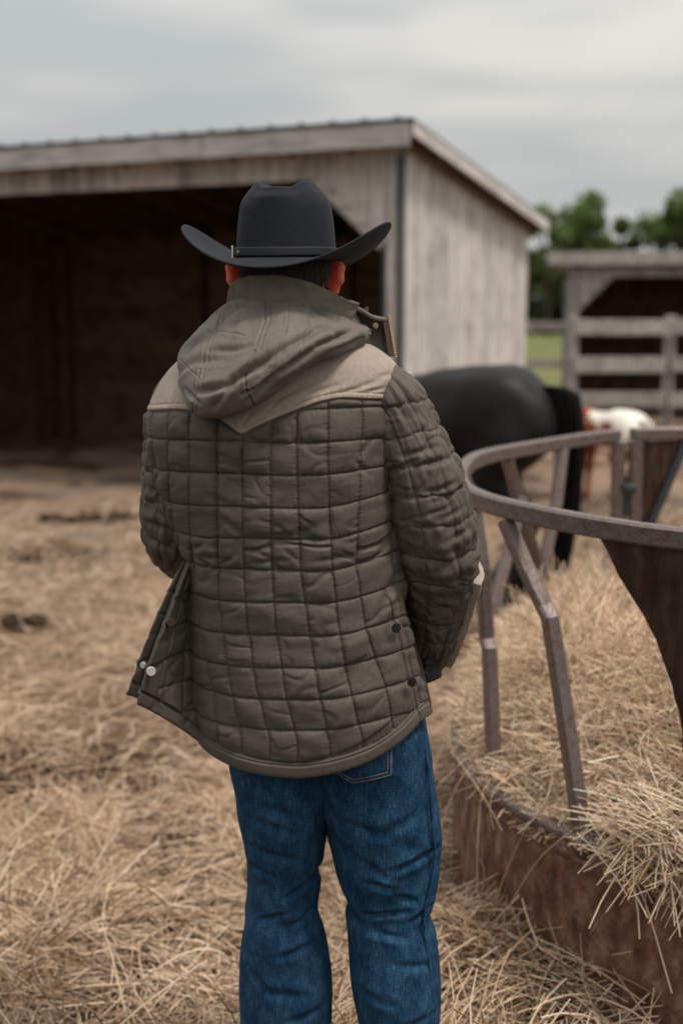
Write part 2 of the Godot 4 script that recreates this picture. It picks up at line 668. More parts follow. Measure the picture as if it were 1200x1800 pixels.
func sky_image() -> ImageTexture:
	# an overcast sky: layers of cloud, brighter towards the zenith as under an even cloud deck
	var w := 1024
	var h := 512
	var im := Image.create(w, h, false, Image.FORMAT_RGBF)
	var big := noisy(71, 1.0, 4)
	var mid := noisy(72, 2.6, 3)
	for y in h:
		var el := (0.5 - (y + 0.5) / h) * PI
		for x in w:
			var az := ((x + 0.5) / w) * TAU
			var d := Vector3(cos(az) * cos(el), sin(el), sin(az) * cos(el))
			var e := maxf(el, 0.0)
			# flat cloud layers: long sideways, thin upwards near the horizon
			var q := Vector3(d.x * 1.5, e * 7.5, d.z * 1.5)
			var k := 0.5 + 0.62 * big.get_noise_3d(q.x + 3.1, q.y + 0.35, q.z) + 0.3 * mid.get_noise_3dv(q)
			k = smoothstep(0.15, 0.85, k)
			var c := Color(0.452, 0.476, 0.482).lerp(Color(0.70, 0.675, 0.635), k)
			c = c.lerp(Color(0.62, 0.618, 0.60), clampf(1.0 - e / 0.12, 0.0, 1.0) * 0.75)
			c *= 0.50 * (1.0 + 1.9 * pow(sin(e), 1.25))
			if el < 0.0:
				c = Color(0.18, 0.145, 0.115)
			im.set_pixel(x, y, c)
	return ImageTexture.create_from_image(im)


func _ready() -> void:
	# camera, sky, sun, exposure
	var lens := CameraAttributesPhysical.new()
	lens.frustum_focal_length = 29.333         # with a 24 mm high sensor: 44.5 degrees upright
	lens.frustum_focus_distance = 2.19
	lens.frustum_far = 900.0
	lens.frustum_near = 0.05
	lens.exposure_aperture = 1.5
	var cam := Camera3D.new()
	cam.name = "camera"
	add_child(cam)
	cam.position = Vector3(0, 1.65, 0)
	cam.rotation.x = -atan(360.0 / 2200.0)
	cam.attributes = lens
	cam.fov = 2.0 * rad_to_deg(atan(900.0 / 2200.0))
	cam.far = 900.0
	cam.current = true
	var env := Environment.new()
	var sky := Sky.new()
	var pan := PanoramaSkyMaterial.new()
	pan.panorama = sky_image()
	sky.sky_material = pan
	env.background_mode = Environment.BG_SKY
	env.sky = sky
	env.tonemap_mode = Environment.TONE_MAPPER_LINEAR
	env.tonemap_exposure = 1.84
	env.sdfgi_enabled = true
	env.ssao_enabled = true
	env.ssil_enabled = true
	var we := WorldEnvironment.new()
	we.name = "environment"
	we.environment = env
	add_child(we)
	var sun := DirectionalLight3D.new()
	sun.name = "sun"
	sun.light_energy = 0.5
	sun.light_color = Color(1.0, 0.965, 0.92)
	sun.light_angular_distance = 11.0
	sun.shadow_enabled = true
	add_child(sun)
	sun.look_at_from_position(Vector3(2.6, 6.0, 1.3), Vector3.ZERO)

	make_materials()
	build_ground()
	build_shed()
	build_small_shed()
	build_fences()
	build_trees()
	build_feeder()
	build_straw()
	build_animals()
	build_person()


var lump_a: FastNoiseLite
var lump_b: FastNoiseLite
var ring := PackedVector2Array()      # plan (x, z) of the feeder ring, evenly spaced


func make_ring() -> void:
	var pts := [Vector3(0.703, 0, -2.545), Vector3(0.603, 0, -2.616), Vector3(0.505, 0, -2.725), Vector3(0.43, 0, -2.85), Vector3(0.37, 0, -2.99), Vector3(0.332, 0, -3.16), Vector3(0.325, 0, -3.36), Vector3(0.345, 0, -3.56), Vector3(0.41, 0, -3.84), Vector3(0.55, 0, -4.12), Vector3(0.76, 0, -4.40), Vector3(1.02, 0, -4.62), Vector3(1.30, 0, -4.72), Vector3(1.65, 0, -4.72), Vector3(2.05, 0, -4.55), Vector3(2.36, 0, -4.25), Vector3(2.52, 0, -3.85), Vector3(2.50, 0, -3.40), Vector3(2.32, 0, -3.0), Vector3(2.05, 0, -2.70), Vector3(1.70, 0, -2.50), Vector3(1.35, 0, -2.40), Vector3(1.0, 0, -2.41)]
	var c := Curve3D.new()
	c.bake_interval = 0.02
	var m := pts.size()
	for i in m + 1:
		var t: Vector3 = (pts[(i + 1) % m] - pts[(i + m - 1) % m]) / 6.0
		c.add_point(pts[i % m], -t, t)
	var l := c.get_baked_length()
	for i in 360:
		var q := c.sample_baked(l * i / 360.0)
		ring.append(Vector2(q.x, q.z))


func ring_at(k: float) -> Vector2:
	var i := int(floor(k))
	return ring[posmod(i, 360)].lerp(ring[posmod(i + 1, 360)], k - i)


# signed distance to the ring in plan: negative inside; y of the result is the index
func ring_dist(p: Vector2) -> float:
	var best := 99.0
	for i in range(0, 360, 3):
		best = minf(best, ring[i].distance_squared_to(p))
	var inside := Geometry2D.is_point_in_polygon(p, ring)
	return sqrt(best) * (-1.0 if inside else 1.0)


func height(x: float, z: float) -> float:
	var far := clampf((-z - 9.0) / 14.0, 0.0, 1.0)
	var h := lump_a.get_noise_2d(x, z) * 0.06 + lump_b.get_noise_2d(x, z) * 0.022 * (1.0 - far)
	h *= clampf((-z - 1.0) / 1.2, 0.15, 1.0)
	# the yard falls a little towards the long shed
	h -= 0.12 * smoothstep(7.0, 10.5, -z) * (1.0 - smoothstep(24.0, 40.0, -z))
	return h


# straw pushed up against the skirt of the feeder
func heap(x: float, z: float) -> float:
	if z < -3.6 or z > -1.6 or x < 0.0 or x > 1.6:
		return 0.0
	var d := ring_dist(Vector2(x, z))
	if d < 0.0:
		return 0.0
	return 0.15 * exp(-d * d / 0.035) * smoothstep(-3.08, -2.82, z) * smoothstep(0.72, 0.52, x)


func build_ground() -> void:
	lump_a = noisy(81, 0.55, 2)
	lump_b = noisy(82, 2.4, 2)
	make_ring()
	var nx := 240
	var nz := 300
	var p := PackedVector3Array()
	var uv := PackedVector2Array()
	var col := PackedColorArray()
	var patch := noisy(83, 0.6, 4)
	var spots := noisy(84, 2.2, 3)
	var streaks := noisy(85, 0.9, 3)
	for j in nz:
		var t := lerpf(-3.6, 6.5, j / float(nz - 1))
		var z := -3.6 - sinh(t) * 0.85
		for i in nx:
			var s := lerpf(-6.0, 6.0, i / float(nx - 1))
			var x := sinh(s) * 1.3
			var y := height(x, z) + heap(x, z) * 0.8
			p.append(Vector3(x, y, z))
			uv.append(Vector2(x, z))
			# trodden straw, bare brown soil, grey trampled dirt along the shed
			var a := clampf(0.5 + patch.get_noise_2d(x, z) * 1.1 + spots.get_noise_2d(x, z) * 0.6, 0.0, 1.0)
			var c := Color(0.085, 0.048, 0.028).lerp(Color(0.40, 0.272, 0.188), smoothstep(0.14, 0.72, a))
			var g := smoothstep(0.35, 0.75, 0.5 + streaks.get_noise_2d(x * 0.35, z * 1.5) * 0.9) * smoothstep(7.0, 9.5, -z)
			c = c.lerp(Color(0.30, 0.235, 0.20), g * 0.75)
			var near := 1.0 - smoothstep(3.5, 7.0, -z)
			c = c.lerp(Color(0.05, 0.029, 0.017), near * 0.9)
			if z < -22.0:
				c = c.lerp(Color(0.26, 0.23, 0.12), smoothstep(22.0, 27.0, -z))
			col.append(c)
	var g := add_mesh("ground", grid_mesh(p, nx, nz, uv, false, col), M["soil"])
	g.set_meta("kind", "structure")
	g.set_meta("label", "straw-strewn brown dirt of the yard")
	# the green pasture beyond the far rails
	var fp := PackedVector3Array()
	var fuv := PackedVector2Array()
	var roll := noisy(86, 0.03, 2)
	for j in 40:
		for i in 60:
			var z := -26.0 - pow(j / 39.0, 2.0) * 330.0
			var x := lerpf(-160.0, 200.0, i / 59.0)
			var edge := roll.get_noise_2d(x * 4.0, 3.0) * 2.0
			fp.append(Vector3(x, height(x, z) + 0.05 + roll.get_noise_2d(x, z) * 0.2 + 0.3 * smoothstep(30.0, 50.0, -z), z + edge))
			fuv.append(Vector2(x, z))
	var f := add_mesh("pasture", grid_mesh(fp, 60, 40, fuv), M["meadow"])
	f.set_meta("kind", "structure")
	f.set_meta("label", "green pasture beyond the far rails")


func board(parent: Node, called: String, at: Vector3, size: Vector3, mat: String, turn := Basis.IDENTITY, cham := 0.004) -> MeshInstance3D:
	var b := Build.new()
	b.box(Vector3.ZERO, size, Basis.IDENTITY, cham, Vector2(at.x * 1.7 + at.z * 2.3, at.y * 1.1 + at.x))
	var o := add_mesh(called, b.mesh(), M[mat], parent, at)
	o.basis = turn
	return o


func build_shed() -> void:
	var r := RandomNumberGenerator.new()
	r.seed = 5
	var s := thing("run_in_shed", "long weathered grey wooden run-in shed with an open dark front and sloping roof", "shed", Vector3(0.586, -0.12, -10.961), deg_to_rad(-25.6))
	var slope := 0.145
	var up := 0.12                      # the node stands on ground that lies lower
	var tilt := Basis(Vector3.RIGHT, -atan(slope))
	var far := -6.9
	# roof: metal sheet on rafters; ribs show along the front edge
	var rl := sqrt(4.05 * 4.05 + pow(4.05 * slope, 2.0))
	var mid := Vector3(far * 0.5, 3.2 + up - slope * 2.02 + 0.016, -2.02)
	var roof := board(s, "roof", mid, Vector3(-far + 0.06, 0.014, rl + 0.06), "roof_metal", tilt, 0.003)
	var rib := Build.new()
	rib.box(Vector3.ZERO, Vector3(0.035, 0.024, rl + 0.07), Basis.IDENTITY, 0.008)
	var rm := rib.mesh()
	for i in 23:
		add_mesh("roof_rib", rm, M["roof_metal"], roof, Vector3(-far * 0.5 - 0.12 - i * 0.305, 0.018, 0.0))
	for i in 12:
		var x := -0.08 - i * 0.61
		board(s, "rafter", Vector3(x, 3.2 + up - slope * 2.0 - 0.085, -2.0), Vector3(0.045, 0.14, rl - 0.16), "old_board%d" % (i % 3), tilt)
	# front fascia of three boards, mitred to the board along the right rake
	var fx := [[-0.012, 2.05], [-2.075, 2.4], [-4.49, 2.4]]
	for q in fx:
		board(s, "fascia_board", Vector3(q[0] - q[1] * 0.5, 3.1 + up, -0.006), Vector3(q[1], 0.2, 0.028), "board%d" % r.randi_range(0, 3))
	board(s, "rake_board", Vector3(0.016, 3.2 + up - slope * 2.03 - 0.055, -2.03), Vector3(0.028, 0.12, rl), "board0", tilt)
	board(s, "rake_board", Vector3(far - 0.016, 3.2 + up - slope * 2.03 - 0.055, -2.03), Vector3(0.028, 0.12, rl), "board1", tilt)
	# right side wall: upright planks, each cut to the roof
	var n := 20
	var wd := 3.56 / n
	for i in n:
		var z := -0.345 - wd * (i + 0.5)
		var top := 3.2 + up + slope * z - 0.03
		var lean := Basis(Vector3.RIGHT, r.randf_range(-0.0035, 0.0035))
		board(s, "plank", Vector3(-0.18 + r.randf_range(-0.006, 0.006), top * 0.5 - 0.02, z), Vector3(0.024, top + 0.04, wd - r.randf_range(0.003, 0.009)), "board%d" % r.randi_range(0, 4), lean)
	# front: the panel right of the opening, a diagonal corner, short boards above the opening
	var fz := -0.33
	var x := -0.195
	while x > far + 0.2:
		var w := r.randf_range(0.15, 0.19)
		var cx := x - w * 0.5
		var lo := 0.0
		if cx < -0.42:
			lo = maxf(0.0, minf(2.79, 2.22 + (-cx - 0.42) * 0.88)) + up
		var hi := 3.12 + up
		board(s, "front_board", Vector3(cx, (hi + lo) * 0.5, fz + r.randf_range(-0.004, 0.004)), Vector3(w - r.randf_range(0.003, 0.007), hi - lo, 0.024), "board%d" % r.randi_range(0, 4))
		x -= w
	# clean diagonal trim that closes the corner of the opening, and the header under it
	board(s, "corner_trim", Vector3(-0.755, 2.50 + up, fz - 0.03), Vector3(0.92, 0.10, 0.03), "board1", Basis(Vector3.BACK, -0.722))
	board(s, "header_beam", Vector3((far - 0.3) * 0.5, 2.86 + up, fz - 0.06), Vector3(-far - 0.35, 0.13, 0.06), "old_board0")
	board(s, "jamb_post", Vector3(-0.36, 1.4 + up, fz - 0.075), Vector3(0.12, 2.95, 0.11), "dark_iron")
	var pipe := Build.new()
	pipe.tube(PackedVector3Array([Vector3(-0.215, -0.1, fz + 0.045), Vector3(-0.215, 2.95 + up, fz + 0.045)]), PackedFloat32Array([0.03]), 10)
	add_mesh("downpipe", pipe.mesh(), M["dark_iron"], s)
	# back wall of lying boards on posts, end wall of upright planks
	for j in 16:
		var y := -0.22 + j * 0.2
		if y > 2.72:
			break
		var joint := -2.2 - r.randf_range(0.0, 1.6)
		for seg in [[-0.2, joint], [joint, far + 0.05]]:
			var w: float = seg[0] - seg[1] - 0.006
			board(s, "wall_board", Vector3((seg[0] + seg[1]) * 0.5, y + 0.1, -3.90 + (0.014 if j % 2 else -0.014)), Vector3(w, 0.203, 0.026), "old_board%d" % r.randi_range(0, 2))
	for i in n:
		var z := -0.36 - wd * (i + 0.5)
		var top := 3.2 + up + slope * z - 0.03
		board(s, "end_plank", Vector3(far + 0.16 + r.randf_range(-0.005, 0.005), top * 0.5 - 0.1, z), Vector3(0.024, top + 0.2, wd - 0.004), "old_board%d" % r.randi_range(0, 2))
	for q in [-0.28, -2.4, -4.5, far + 0.26]:
		var top := 3.2 + up - slope * 3.8 - 0.16
		board(s, "post", Vector3(q, top * 0.5, -3.80), Vector3(0.15, top, 0.15), "old_board1", Basis.IDENTITY, 0.01)
	for q in [far + 0.26]:
		board(s, "post", Vector3(q - 0.25, 1.4 + up, fz - 0.1), Vector3(0.15, 2.8, 0.15), "old_board1", Basis.IDENTITY, 0.01)


func build_small_shed() -> void:
	var r := RandomNumberGenerator.new()
	r.seed = 9
	var s := thing("small_shed", "low open-fronted grey wooden shed standing behind the rail fence near the trees", "shed", Vector3(3.42, -0.22, -20.2), deg_to_rad(-11.0))
	var up := 0.1
	board(s, "roof", Vector3(3.1, 2.50 + up, -1.55), Vector3(6.6, 0.03, 3.5), "roof_metal", Basis(Vector3.RIGHT, -0.06))
	board(s, "fascia_board", Vector3(1.55, 2.52 + up, 0.2), Vector3(3.4, 0.2, 0.03), "rail_board2")
	board(s, "fascia_board", Vector3(4.85, 2.52 + up, 0.2), Vector3(3.2, 0.2, 0.03), "rail_board1")
	board(s, "rake_board", Vector3(-0.16, 2.45 + up, -1.5), Vector3(0.03, 0.14, 3.4), "rail_board0", Basis(Vector3.RIGHT, -0.06))
	var x := 0.16
	while x < 6.0:
		var w := r.randf_range(0.15, 0.2)
		var cx := x + w * 0.5
		var lo := 2.24 + up
		if cx < 0.34:
			lo = 0.0
		elif cx < 0.85:
			lo = 1.75 + (cx - 0.34) + up
		board(s, "front_board", Vector3(cx, (2.42 + up + lo) * 0.5, 0.0), Vector3(w - 0.006, 2.42 + up - lo, 0.025), "rail_board%d" % r.randi_range(0, 2))
		x += w
	board(s, "corner_trim", Vector3(0.59, 2.0 + up, -0.03), Vector3(0.74, 0.08, 0.03), "rail_board0", Basis(Vector3.BACK, 0.785))
	for i in 16:
		board(s, "side_board", Vector3(0.13, 1.12, -0.12 - i * 0.19), Vector3(0.025, 2.3 - i * 0.018 + up, 0.184), "rail_board%d" % r.randi_range(0, 2))
		board(s, "side_board", Vector3(6.0, 1.12, -0.12 - i * 0.19), Vector3(0.025, 2.3 - i * 0.018 + up, 0.184), "old_board%d" % r.randi_range(0, 2))
	for j in 14:
		board(s, "wall_board", Vector3(3.06, -0.1 + j * 0.19, -3.15 + 0.02 * (j % 2)), Vector3(5.85, 0.196, 0.025), "old_board%d" % r.randi_range(0, 2))
	for q in [0.25, 3.1, 5.9]:
		board(s, "post", Vector3(q, 1.1 + up, -0.12), Vector3(0.14, 2.4, 0.14), "old_board1")


func fence(label: String, at: Vector3, turn: float, length: float, levels: Array, gap: float, first: float, sd: int, rail_h: float, group: String) -> void:
	var r := RandomNumberGenerator.new()
	r.seed = sd
	var f := thing("rail_fence", label, "fence", at, turn, group)
	var top: float = levels[0] + rail_h * 0.5 + 0.06
	var x := first
	var last := 0.0
	var spots := [0.0]
	while x < length:
		spots.append(x)
		x += gap
	spots.append(length)
	for i in spots.size():
		board(f, "post", Vector3(spots[i], top * 0.5 - 0.06, -0.09), Vector3(0.15, top + 0.12, 0.13), "rail_board%d" % r.randi_range(0, 2), Basis(Vector3.BACK, r.randf_range(-0.012, 0.012)), 0.012)
	for y in levels:
		for i in spots.size() - 1:
			var w: float = spots[i + 1] - spots[i]
			board(f, "rail", Vector3(spots[i] + w * 0.5, y + r.randf_range(-0.015, 0.015), r.randf_range(-0.004, 0.004)), Vector3(w - 0.008, rail_h + r.randf_range(-0.01, 0.01), 0.035), "rail_board%d" % r.randi_range(0, 2), Basis(Vector3.BACK, r.randf_range(-0.008, 0.008)), 0.006)


func build_fences() -> void:
	fence("grey three-rail wooden fence running in front of the low open-fronted shed", Vector3(3.42, -0.17, -18.6), deg_to_rad(-1.0), 7.6, [1.53, 0.99, 0.46], 2.5, 1.42, 3, 0.22, "pasture fences")
	fence("thin far fence seen in the gap between the long shed and the low shed", Vector3(1.7, -0.08, -24.2), deg_to_rad(1.5), 3.4, [1.36, 0.66], 2.4, 1.1, 4, 0.16, "pasture fences")
	var b := Build.new()
	b.bar(PackedVector3Array([Vector3(0, -0.1, 0), Vector3(0.01, 0.75, 0), Vector3(0.0, 1.3, 0)]), 0.035, 0.035, Vector3.BACK)
	var p := thing("steel_post", "thin dark steel post driven in beside the near rail fence", "post", Vector3(4.72, -0.12, -18.2))
	add_mesh("shaft", b.mesh(), M["dark_iron"], p)
	var c := Build.new()
	c.box(Vector3(0, 1.0, 0.03), Vector3(0.03, 0.05, 0.03))
	c.box(Vector3(0, 0.6, 0.03), Vector3(0.03, 0.05, 0.03))
	add_mesh("clip", c.mesh(), M["dark_iron"], p)


func tree(label: String, at: Vector3, tall: float, wide: float, sd: int, tone: Color) -> void:
	var r := RandomNumberGenerator.new()
	r.seed = sd
	var t := thing("leafy_tree", label, "tree", at, 0.0, "trees behind the low shed")
	var b := Build.new()
	var top := Vector3(r.randf_range(-0.3, 0.3), tall * 0.82, 0)
	b.tube(PackedVector3Array([Vector3(0, -0.2, 0), Vector3(0.05, tall * 0.3, 0.05), top * 0.7 + Vector3(0, 0, 0.1), top]), PackedFloat32Array([0.17, 0.13, 0.08, 0.03]), 9)
	var heads := []
	for i in 13:
		var a := r.randf_range(0.0, TAU)
		var y := r.randf_range(0.28, 0.95)
		var w := wide * (0.35 + 0.65 * sin(PI * clampf(y * 0.9, 0.0, 1.0))) * r.randf_range(0.45, 0.95)
		var e := Vector3(cos(a) * w, tall * y, sin(a) * w)
		var s := Vector3(0.05, tall * y * 0.62, 0.05)
		b.tube(PackedVector3Array([s, s.lerp(e, 0.5) + Vector3(0, 0.12, 0), e]), PackedFloat32Array([0.055, 0.035, 0.012]), 6)
		heads.append([e, r.randf_range(0.45, 0.85) * wide * 0.55])
	heads.append([Vector3(top.x, tall - 0.5, 0), wide * 0.42])
	add_mesh("trunk", b.mesh(), M["bark"], t)
	var leaf := Build.new()
	# a sprig: four pointed leaves, each folded along its rib
	for k in 4:
		var a := TAU * k / 4.0 + 0.3
		var d := Vector3(cos(a), 0.35 * (k % 2), sin(a))
		var sd2 := Vector3(-sin(a), 0.0, cos(a)) * 0.33
		leaf.tri(Vector3.ZERO, d * 0.55 + sd2 + Vector3(0, 0.1, 0), d, Vector3.UP)
		leaf.tri(Vector3.ZERO, d, d * 0.55 - sd2 + Vector3(0, 0.1, 0), Vector3.UP)
	var crown := Build.new()
	for h in heads:
		for i in 210:
			var q := Vector3(r.randfn(), r.randfn() * 0.8, r.randfn()).normalized() * pow(r.randf(), 0.45)
			var p: Vector3 = h[0] + q * h[1]
			if p.y < 0.25:
				continue
			var tf := Transform3D(Basis.from_euler(Vector3(r.randf_range(-1.2, 1.2), r.randf_range(0, TAU), r.randf_range(-1.2, 1.2))).scaled(Vector3.ONE * r.randf_range(0.12, 0.24)), p)
			var k := r.randf_range(0.65, 1.25)
			crown.tint = Color(tone.r * k, tone.g * k, tone.b * k * r.randf_range(0.8, 1.2))
			for c in range(0, leaf.v.size(), 3):
				crown.tri(tf * leaf.v[c], tf * leaf.v[c + 1], tf * leaf.v[c + 2], tf.basis * Vector3.UP)
	add_mesh("crown", crown.mesh(), M["leaf"], t)


func build_trees() -> void:
	var g := Color(0.135, 0.185, 0.065)
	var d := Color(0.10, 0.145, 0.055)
	tree("leafy green tree closest to the back corner of the long shed", Vector3(9.4, 0.2, -58.0), 5.9, 1.7, 101, g)
	tree("tall leafy tree above the left end of the low shed roof", Vector3(11.6, 0.2, -61.0), 6.7, 1.8, 102, g)
	tree("thin small tree in the gap between the two tall trees", Vector3(13.3, 0.2, -60.0), 5.7, 0.9, 103, d)
	tree("broad leafy tree above the middle of the low shed roof", Vector3(15.4, 0.2, -59.0), 6.6, 1.9, 104, g)
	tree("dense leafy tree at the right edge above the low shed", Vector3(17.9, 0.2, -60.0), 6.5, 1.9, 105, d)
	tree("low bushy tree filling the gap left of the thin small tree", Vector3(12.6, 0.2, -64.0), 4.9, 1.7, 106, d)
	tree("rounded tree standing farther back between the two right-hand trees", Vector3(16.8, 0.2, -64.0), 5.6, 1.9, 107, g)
	# the undergrowth along the foot of the trees, and a far belt of woods
	var r := RandomNumberGenerator.new()
	r.seed = 77
	var leaf := Build.new()
	for k in 4:
		var a := TAU * k / 4.0
		var dd := Vector3(cos(a), 0.5, sin(a))
		var s := Vector3(-sin(a), 0.0, cos(a)) * 0.35
		leaf.tri(Vector3.ZERO, dd * 0.5 + s, dd, Vector3.UP)
		leaf.tri(Vector3.ZERO, dd, dd * 0.5 - s, Vector3.UP)
	var where := []
	var tint := PackedColorArray()
	var rise := noisy(88, 0.35, 2)
	for i in 9000:
		var x := r.randf_range(-30.0, 34.0)
		var z := r.randf_range(-66.0, -62.0)
		var h := 2.2 + rise.get_noise_2d(x, 0.0) * 1.3
		where.append(Transform3D(Basis.from_euler(Vector3(r.randf_range(-1, 1), r.randf_range(0, TAU), r.randf_range(-1, 1))).scaled(Vector3.ONE * r.randf_range(0.2, 0.42)), Vector3(x, 0.3 + h * pow(r.randf(), 0.8), z)))
		var k := r.randf_range(0.6, 1.2)
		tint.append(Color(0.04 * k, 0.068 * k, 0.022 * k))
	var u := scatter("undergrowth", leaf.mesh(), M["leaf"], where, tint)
	tag(u, "dense dark green undergrowth along the foot of the trees", "undergrowth", "", "stuff")


func ring_index(x: float) -> float:
	# along the near side of the ring, where x falls with the index
	var i := -60.0
	while i < 60.0 and ring_at(i).x > x:
		i += 0.25
	return i


func rail_points(a: float, b: float, y: float, inset := 0.0) -> PackedVector3Array:
	var out := PackedVector3Array()
	var m := int(absf(b - a) / 2.0) + 2
	for i in m:
		var k := lerpf(a, b, i / float(m - 1))
		var p := ring_at(k)
		out.append(Vector3(p.x, y + sin(k * 0.11) * 0.004, p.y))
	return out


var feeder_mid := Vector3(1.43, 0.0, -3.55)


func build_feeder() -> void:
	var f := thing("hay_ring_feeder", "rusty steel ring hay feeder with slanted bars, filled with straw-coloured hay", "hay feeder", feeder_mid)
	var off := -feeder_mid
	var back := 0.0
	for i in range(100, 200):
		if ring_at(i).x > 1.02 and ring_at(i).y < -4.3:
			back = i
			break
	# top rails: one section from the near plate to the back post, the next from there round to the plate
	var b := Build.new()
	b.bar(rail_points(-38.0, back, 1.178), 0.036, 0.046)
	add_mesh("top_rail", b.mesh(), M["worn_steel"], f, off)
	b = Build.new()
	b.bar(rail_points(back + 3.5, 320.0, 1.178), 0.036, 0.046)
	add_mesh("top_rail", b.mesh(), M["worn_steel"], f, off)
	# skirt: rolled sheet with shallow dents
	var dents := noisy(91, 2.2, 2)
	var p := PackedVector3Array()
	var uv := PackedVector2Array()
	for j in 14:
		for i in 361:
			var q := ring_at(i)
			var y := lerpf(-0.06, 0.445, j / 13.0)
			var o := (q - Vector2(feeder_mid.x, feeder_mid.z)).normalized() * dents.get_noise_3d(q.x, y * 1.3, q.y) * 0.012 * sin(PI * j / 13.0)
			p.append(Vector3(q.x + o.x, y, q.y + o.y) + off)
			uv.append(Vector2(i * 0.019, y))
	add_mesh("skirt", thick_mesh(p, 361, 14, uv, 0.005), M["rust"], f)
	for q in [[0.455, 0.017], [0.405, 0.009], [0.02, 0.014]]:
		b = Build.new()
		b.tube(rail_points(0, 360, q[0]), PackedFloat32Array([q[1]]), 8, 1.0, Vector3.UP, false)
		add_mesh("skirt_rim", b.mesh(), M["worn_steel"] if q[0] > 0.43 else M["rust"], f, off)
	# slanted bars, the near ones bent by the animals
	var bars := [
		[0.036, [Vector3(0.388, 1.152, -2.92), Vector3(0.431, 1.048, -2.87), Vector3(0.470, 0.965, -2.825), Vector3(0.478, 0.945, -2.795), Vector3(0.499, 0.806, -2.765), Vector3(0.549, 0.45, -2.68)]],
		[0.034, [Vector3(0.334, 1.160, -3.15), Vector3(0.359, 0.993, -3.12), Vector3(0.372, 0.812, -3.12), Vector3(0.376, 0.792, -3.09), Vector3(0.388, 0.45, -3.02)]],
		[0.036, [Vector3(0.548, 1.155, -4.12), Vector3(0.597, 1.002, -4.17), Vector3(0.696, 0.734, -4.30), Vector3(0.780, 0.45, -4.41)]],
		[0.038, [Vector3(0.783, 1.155, -4.42), Vector3(0.756, 0.967, -4.36), Vector3(0.709, 0.781, -4.29), Vector3(0.620, 0.45, -4.22)]],
		[0.036, [Vector3(0.606, 1.02, -4.16), Vector3(0.577, 0.920, -4.12), Vector3(0.49, 0.657, -3.99), Vector3(0.43, 0.45, -3.88)]],
		[0.034, [Vector3(1.05, 0.90, -4.63), Vector3(1.01, 0.737, -4.61), Vector3(0.945, 0.605, -4.57), Vector3(0.90, 0.45, -4.53)]],
	]
	for q in bars:
		b = Build.new()
		b.bar(PackedVector3Array(q[1]), q[0], q[0], Vector3(0.3, 0, 1))
		add_mesh("bar", b.mesh(), M["worn_steel"], f, off)
	for k in [178.0, 190.0, 204.0, 218.0, 232.0, 246.0, 262.0, 278.0, 294.0]:
		b = Build.new()
		var a := ring_at(k)
		var e := ring_at(k + (7.0 if int(k) % 4 == 0 else -6.0))
		b.bar(PackedVector3Array([Vector3(a.x, 1.155, a.y), Vector3((a.x + e.x) * 0.5, 0.8, (a.y + e.y) * 0.5), Vector3(e.x, 0.45, e.y)]), 0.036, 0.036, Vector3(0.3, 0, 1))
		add_mesh("bar", b.mesh(), M["worn_steel"], f, off)
	# the posts where two sections meet at the back, their latch
	for q in [[1.028, -4.63], [1.098, -4.655]]:
		b = Build.new()
		b.bar(PackedVector3Array([Vector3(q[0], 1.155, q[1]), Vector3(q[0] + 0.012, 0.45, q[1])]), 0.048, 0.042, Vector3.BACK)
		add_mesh("post", b.mesh(), M["worn_steel"], f, off)
	b = Build.new()
	b.box(Vector3(1.068, 0.985, -4.615), Vector3(0.055, 0.03, 0.04), Basis(Vector3.BACK, -0.2))
	b.tube(PackedVector3Array([Vector3(1.062, 1.03, -4.61), Vector3(1.062, 0.88, -4.61)]), PackedFloat32Array([0.010]), 8)
	add_mesh("latch", b.mesh(), M["dark_iron"], f, off)
	# tapering plates: the near one at the right edge, its twin on the next section at the back
	p = PackedVector3Array()
	uv = PackedVector2Array()
	var left := [[0.44, 0.738], [0.60, 0.732], [0.78, 0.719], [0.864, 0.699], [0.936, 0.675], [1.006, 0.641], [1.098, 0.590], [1.158, 0.562]]
	for j in 30:
		var y := lerpf(0.44, 1.156, j / 29.0)
		var k0 := ring_index(tab(left, y))
		var k1 := lerpf(-20.0, -36.0, smoothstep(0.44, 1.156, y))
		for i in 24:
			var k := lerpf(k1, k0, i / 23.0)
			var q := ring_at(k)
			p.append(Vector3(q.x, y, q.y) + off)
			uv.append(Vector2(k * 0.019, y))
	add_mesh("plate", thick_mesh(p, 24, 30, uv, 0.004), M["dark_rust"], f)
	p = PackedVector3Array()
	uv = PackedVector2Array()
	for j in 12:
		var y := lerpf(0.46, 1.156, j / 11.0)
		for i in 12:
			var x := lerpf(1.12, lerpf(1.13, 1.29, clampf((y - 0.75) / 0.38, 0.0, 1.0)), i / 11.0)
			p.append(Vector3(x, y, -4.665 - (x - 1.1) * 0.25) + off)
			uv.append(Vector2(x, y))
	add_mesh("plate", thick_mesh(p, 12, 12, uv, 0.004), M["dark_rust"], f)
	b = Build.new()
	b.bar(PackedVector3Array([Vector3(1.30, 1.155, -4.70), Vector3(1.15, 0.80, -4.66), Vector3(1.13, 0.45, -4.65)]), 0.03, 0.03, Vector3.BACK)
	add_mesh("brace", b.mesh(), M["dark_iron"], f, off)


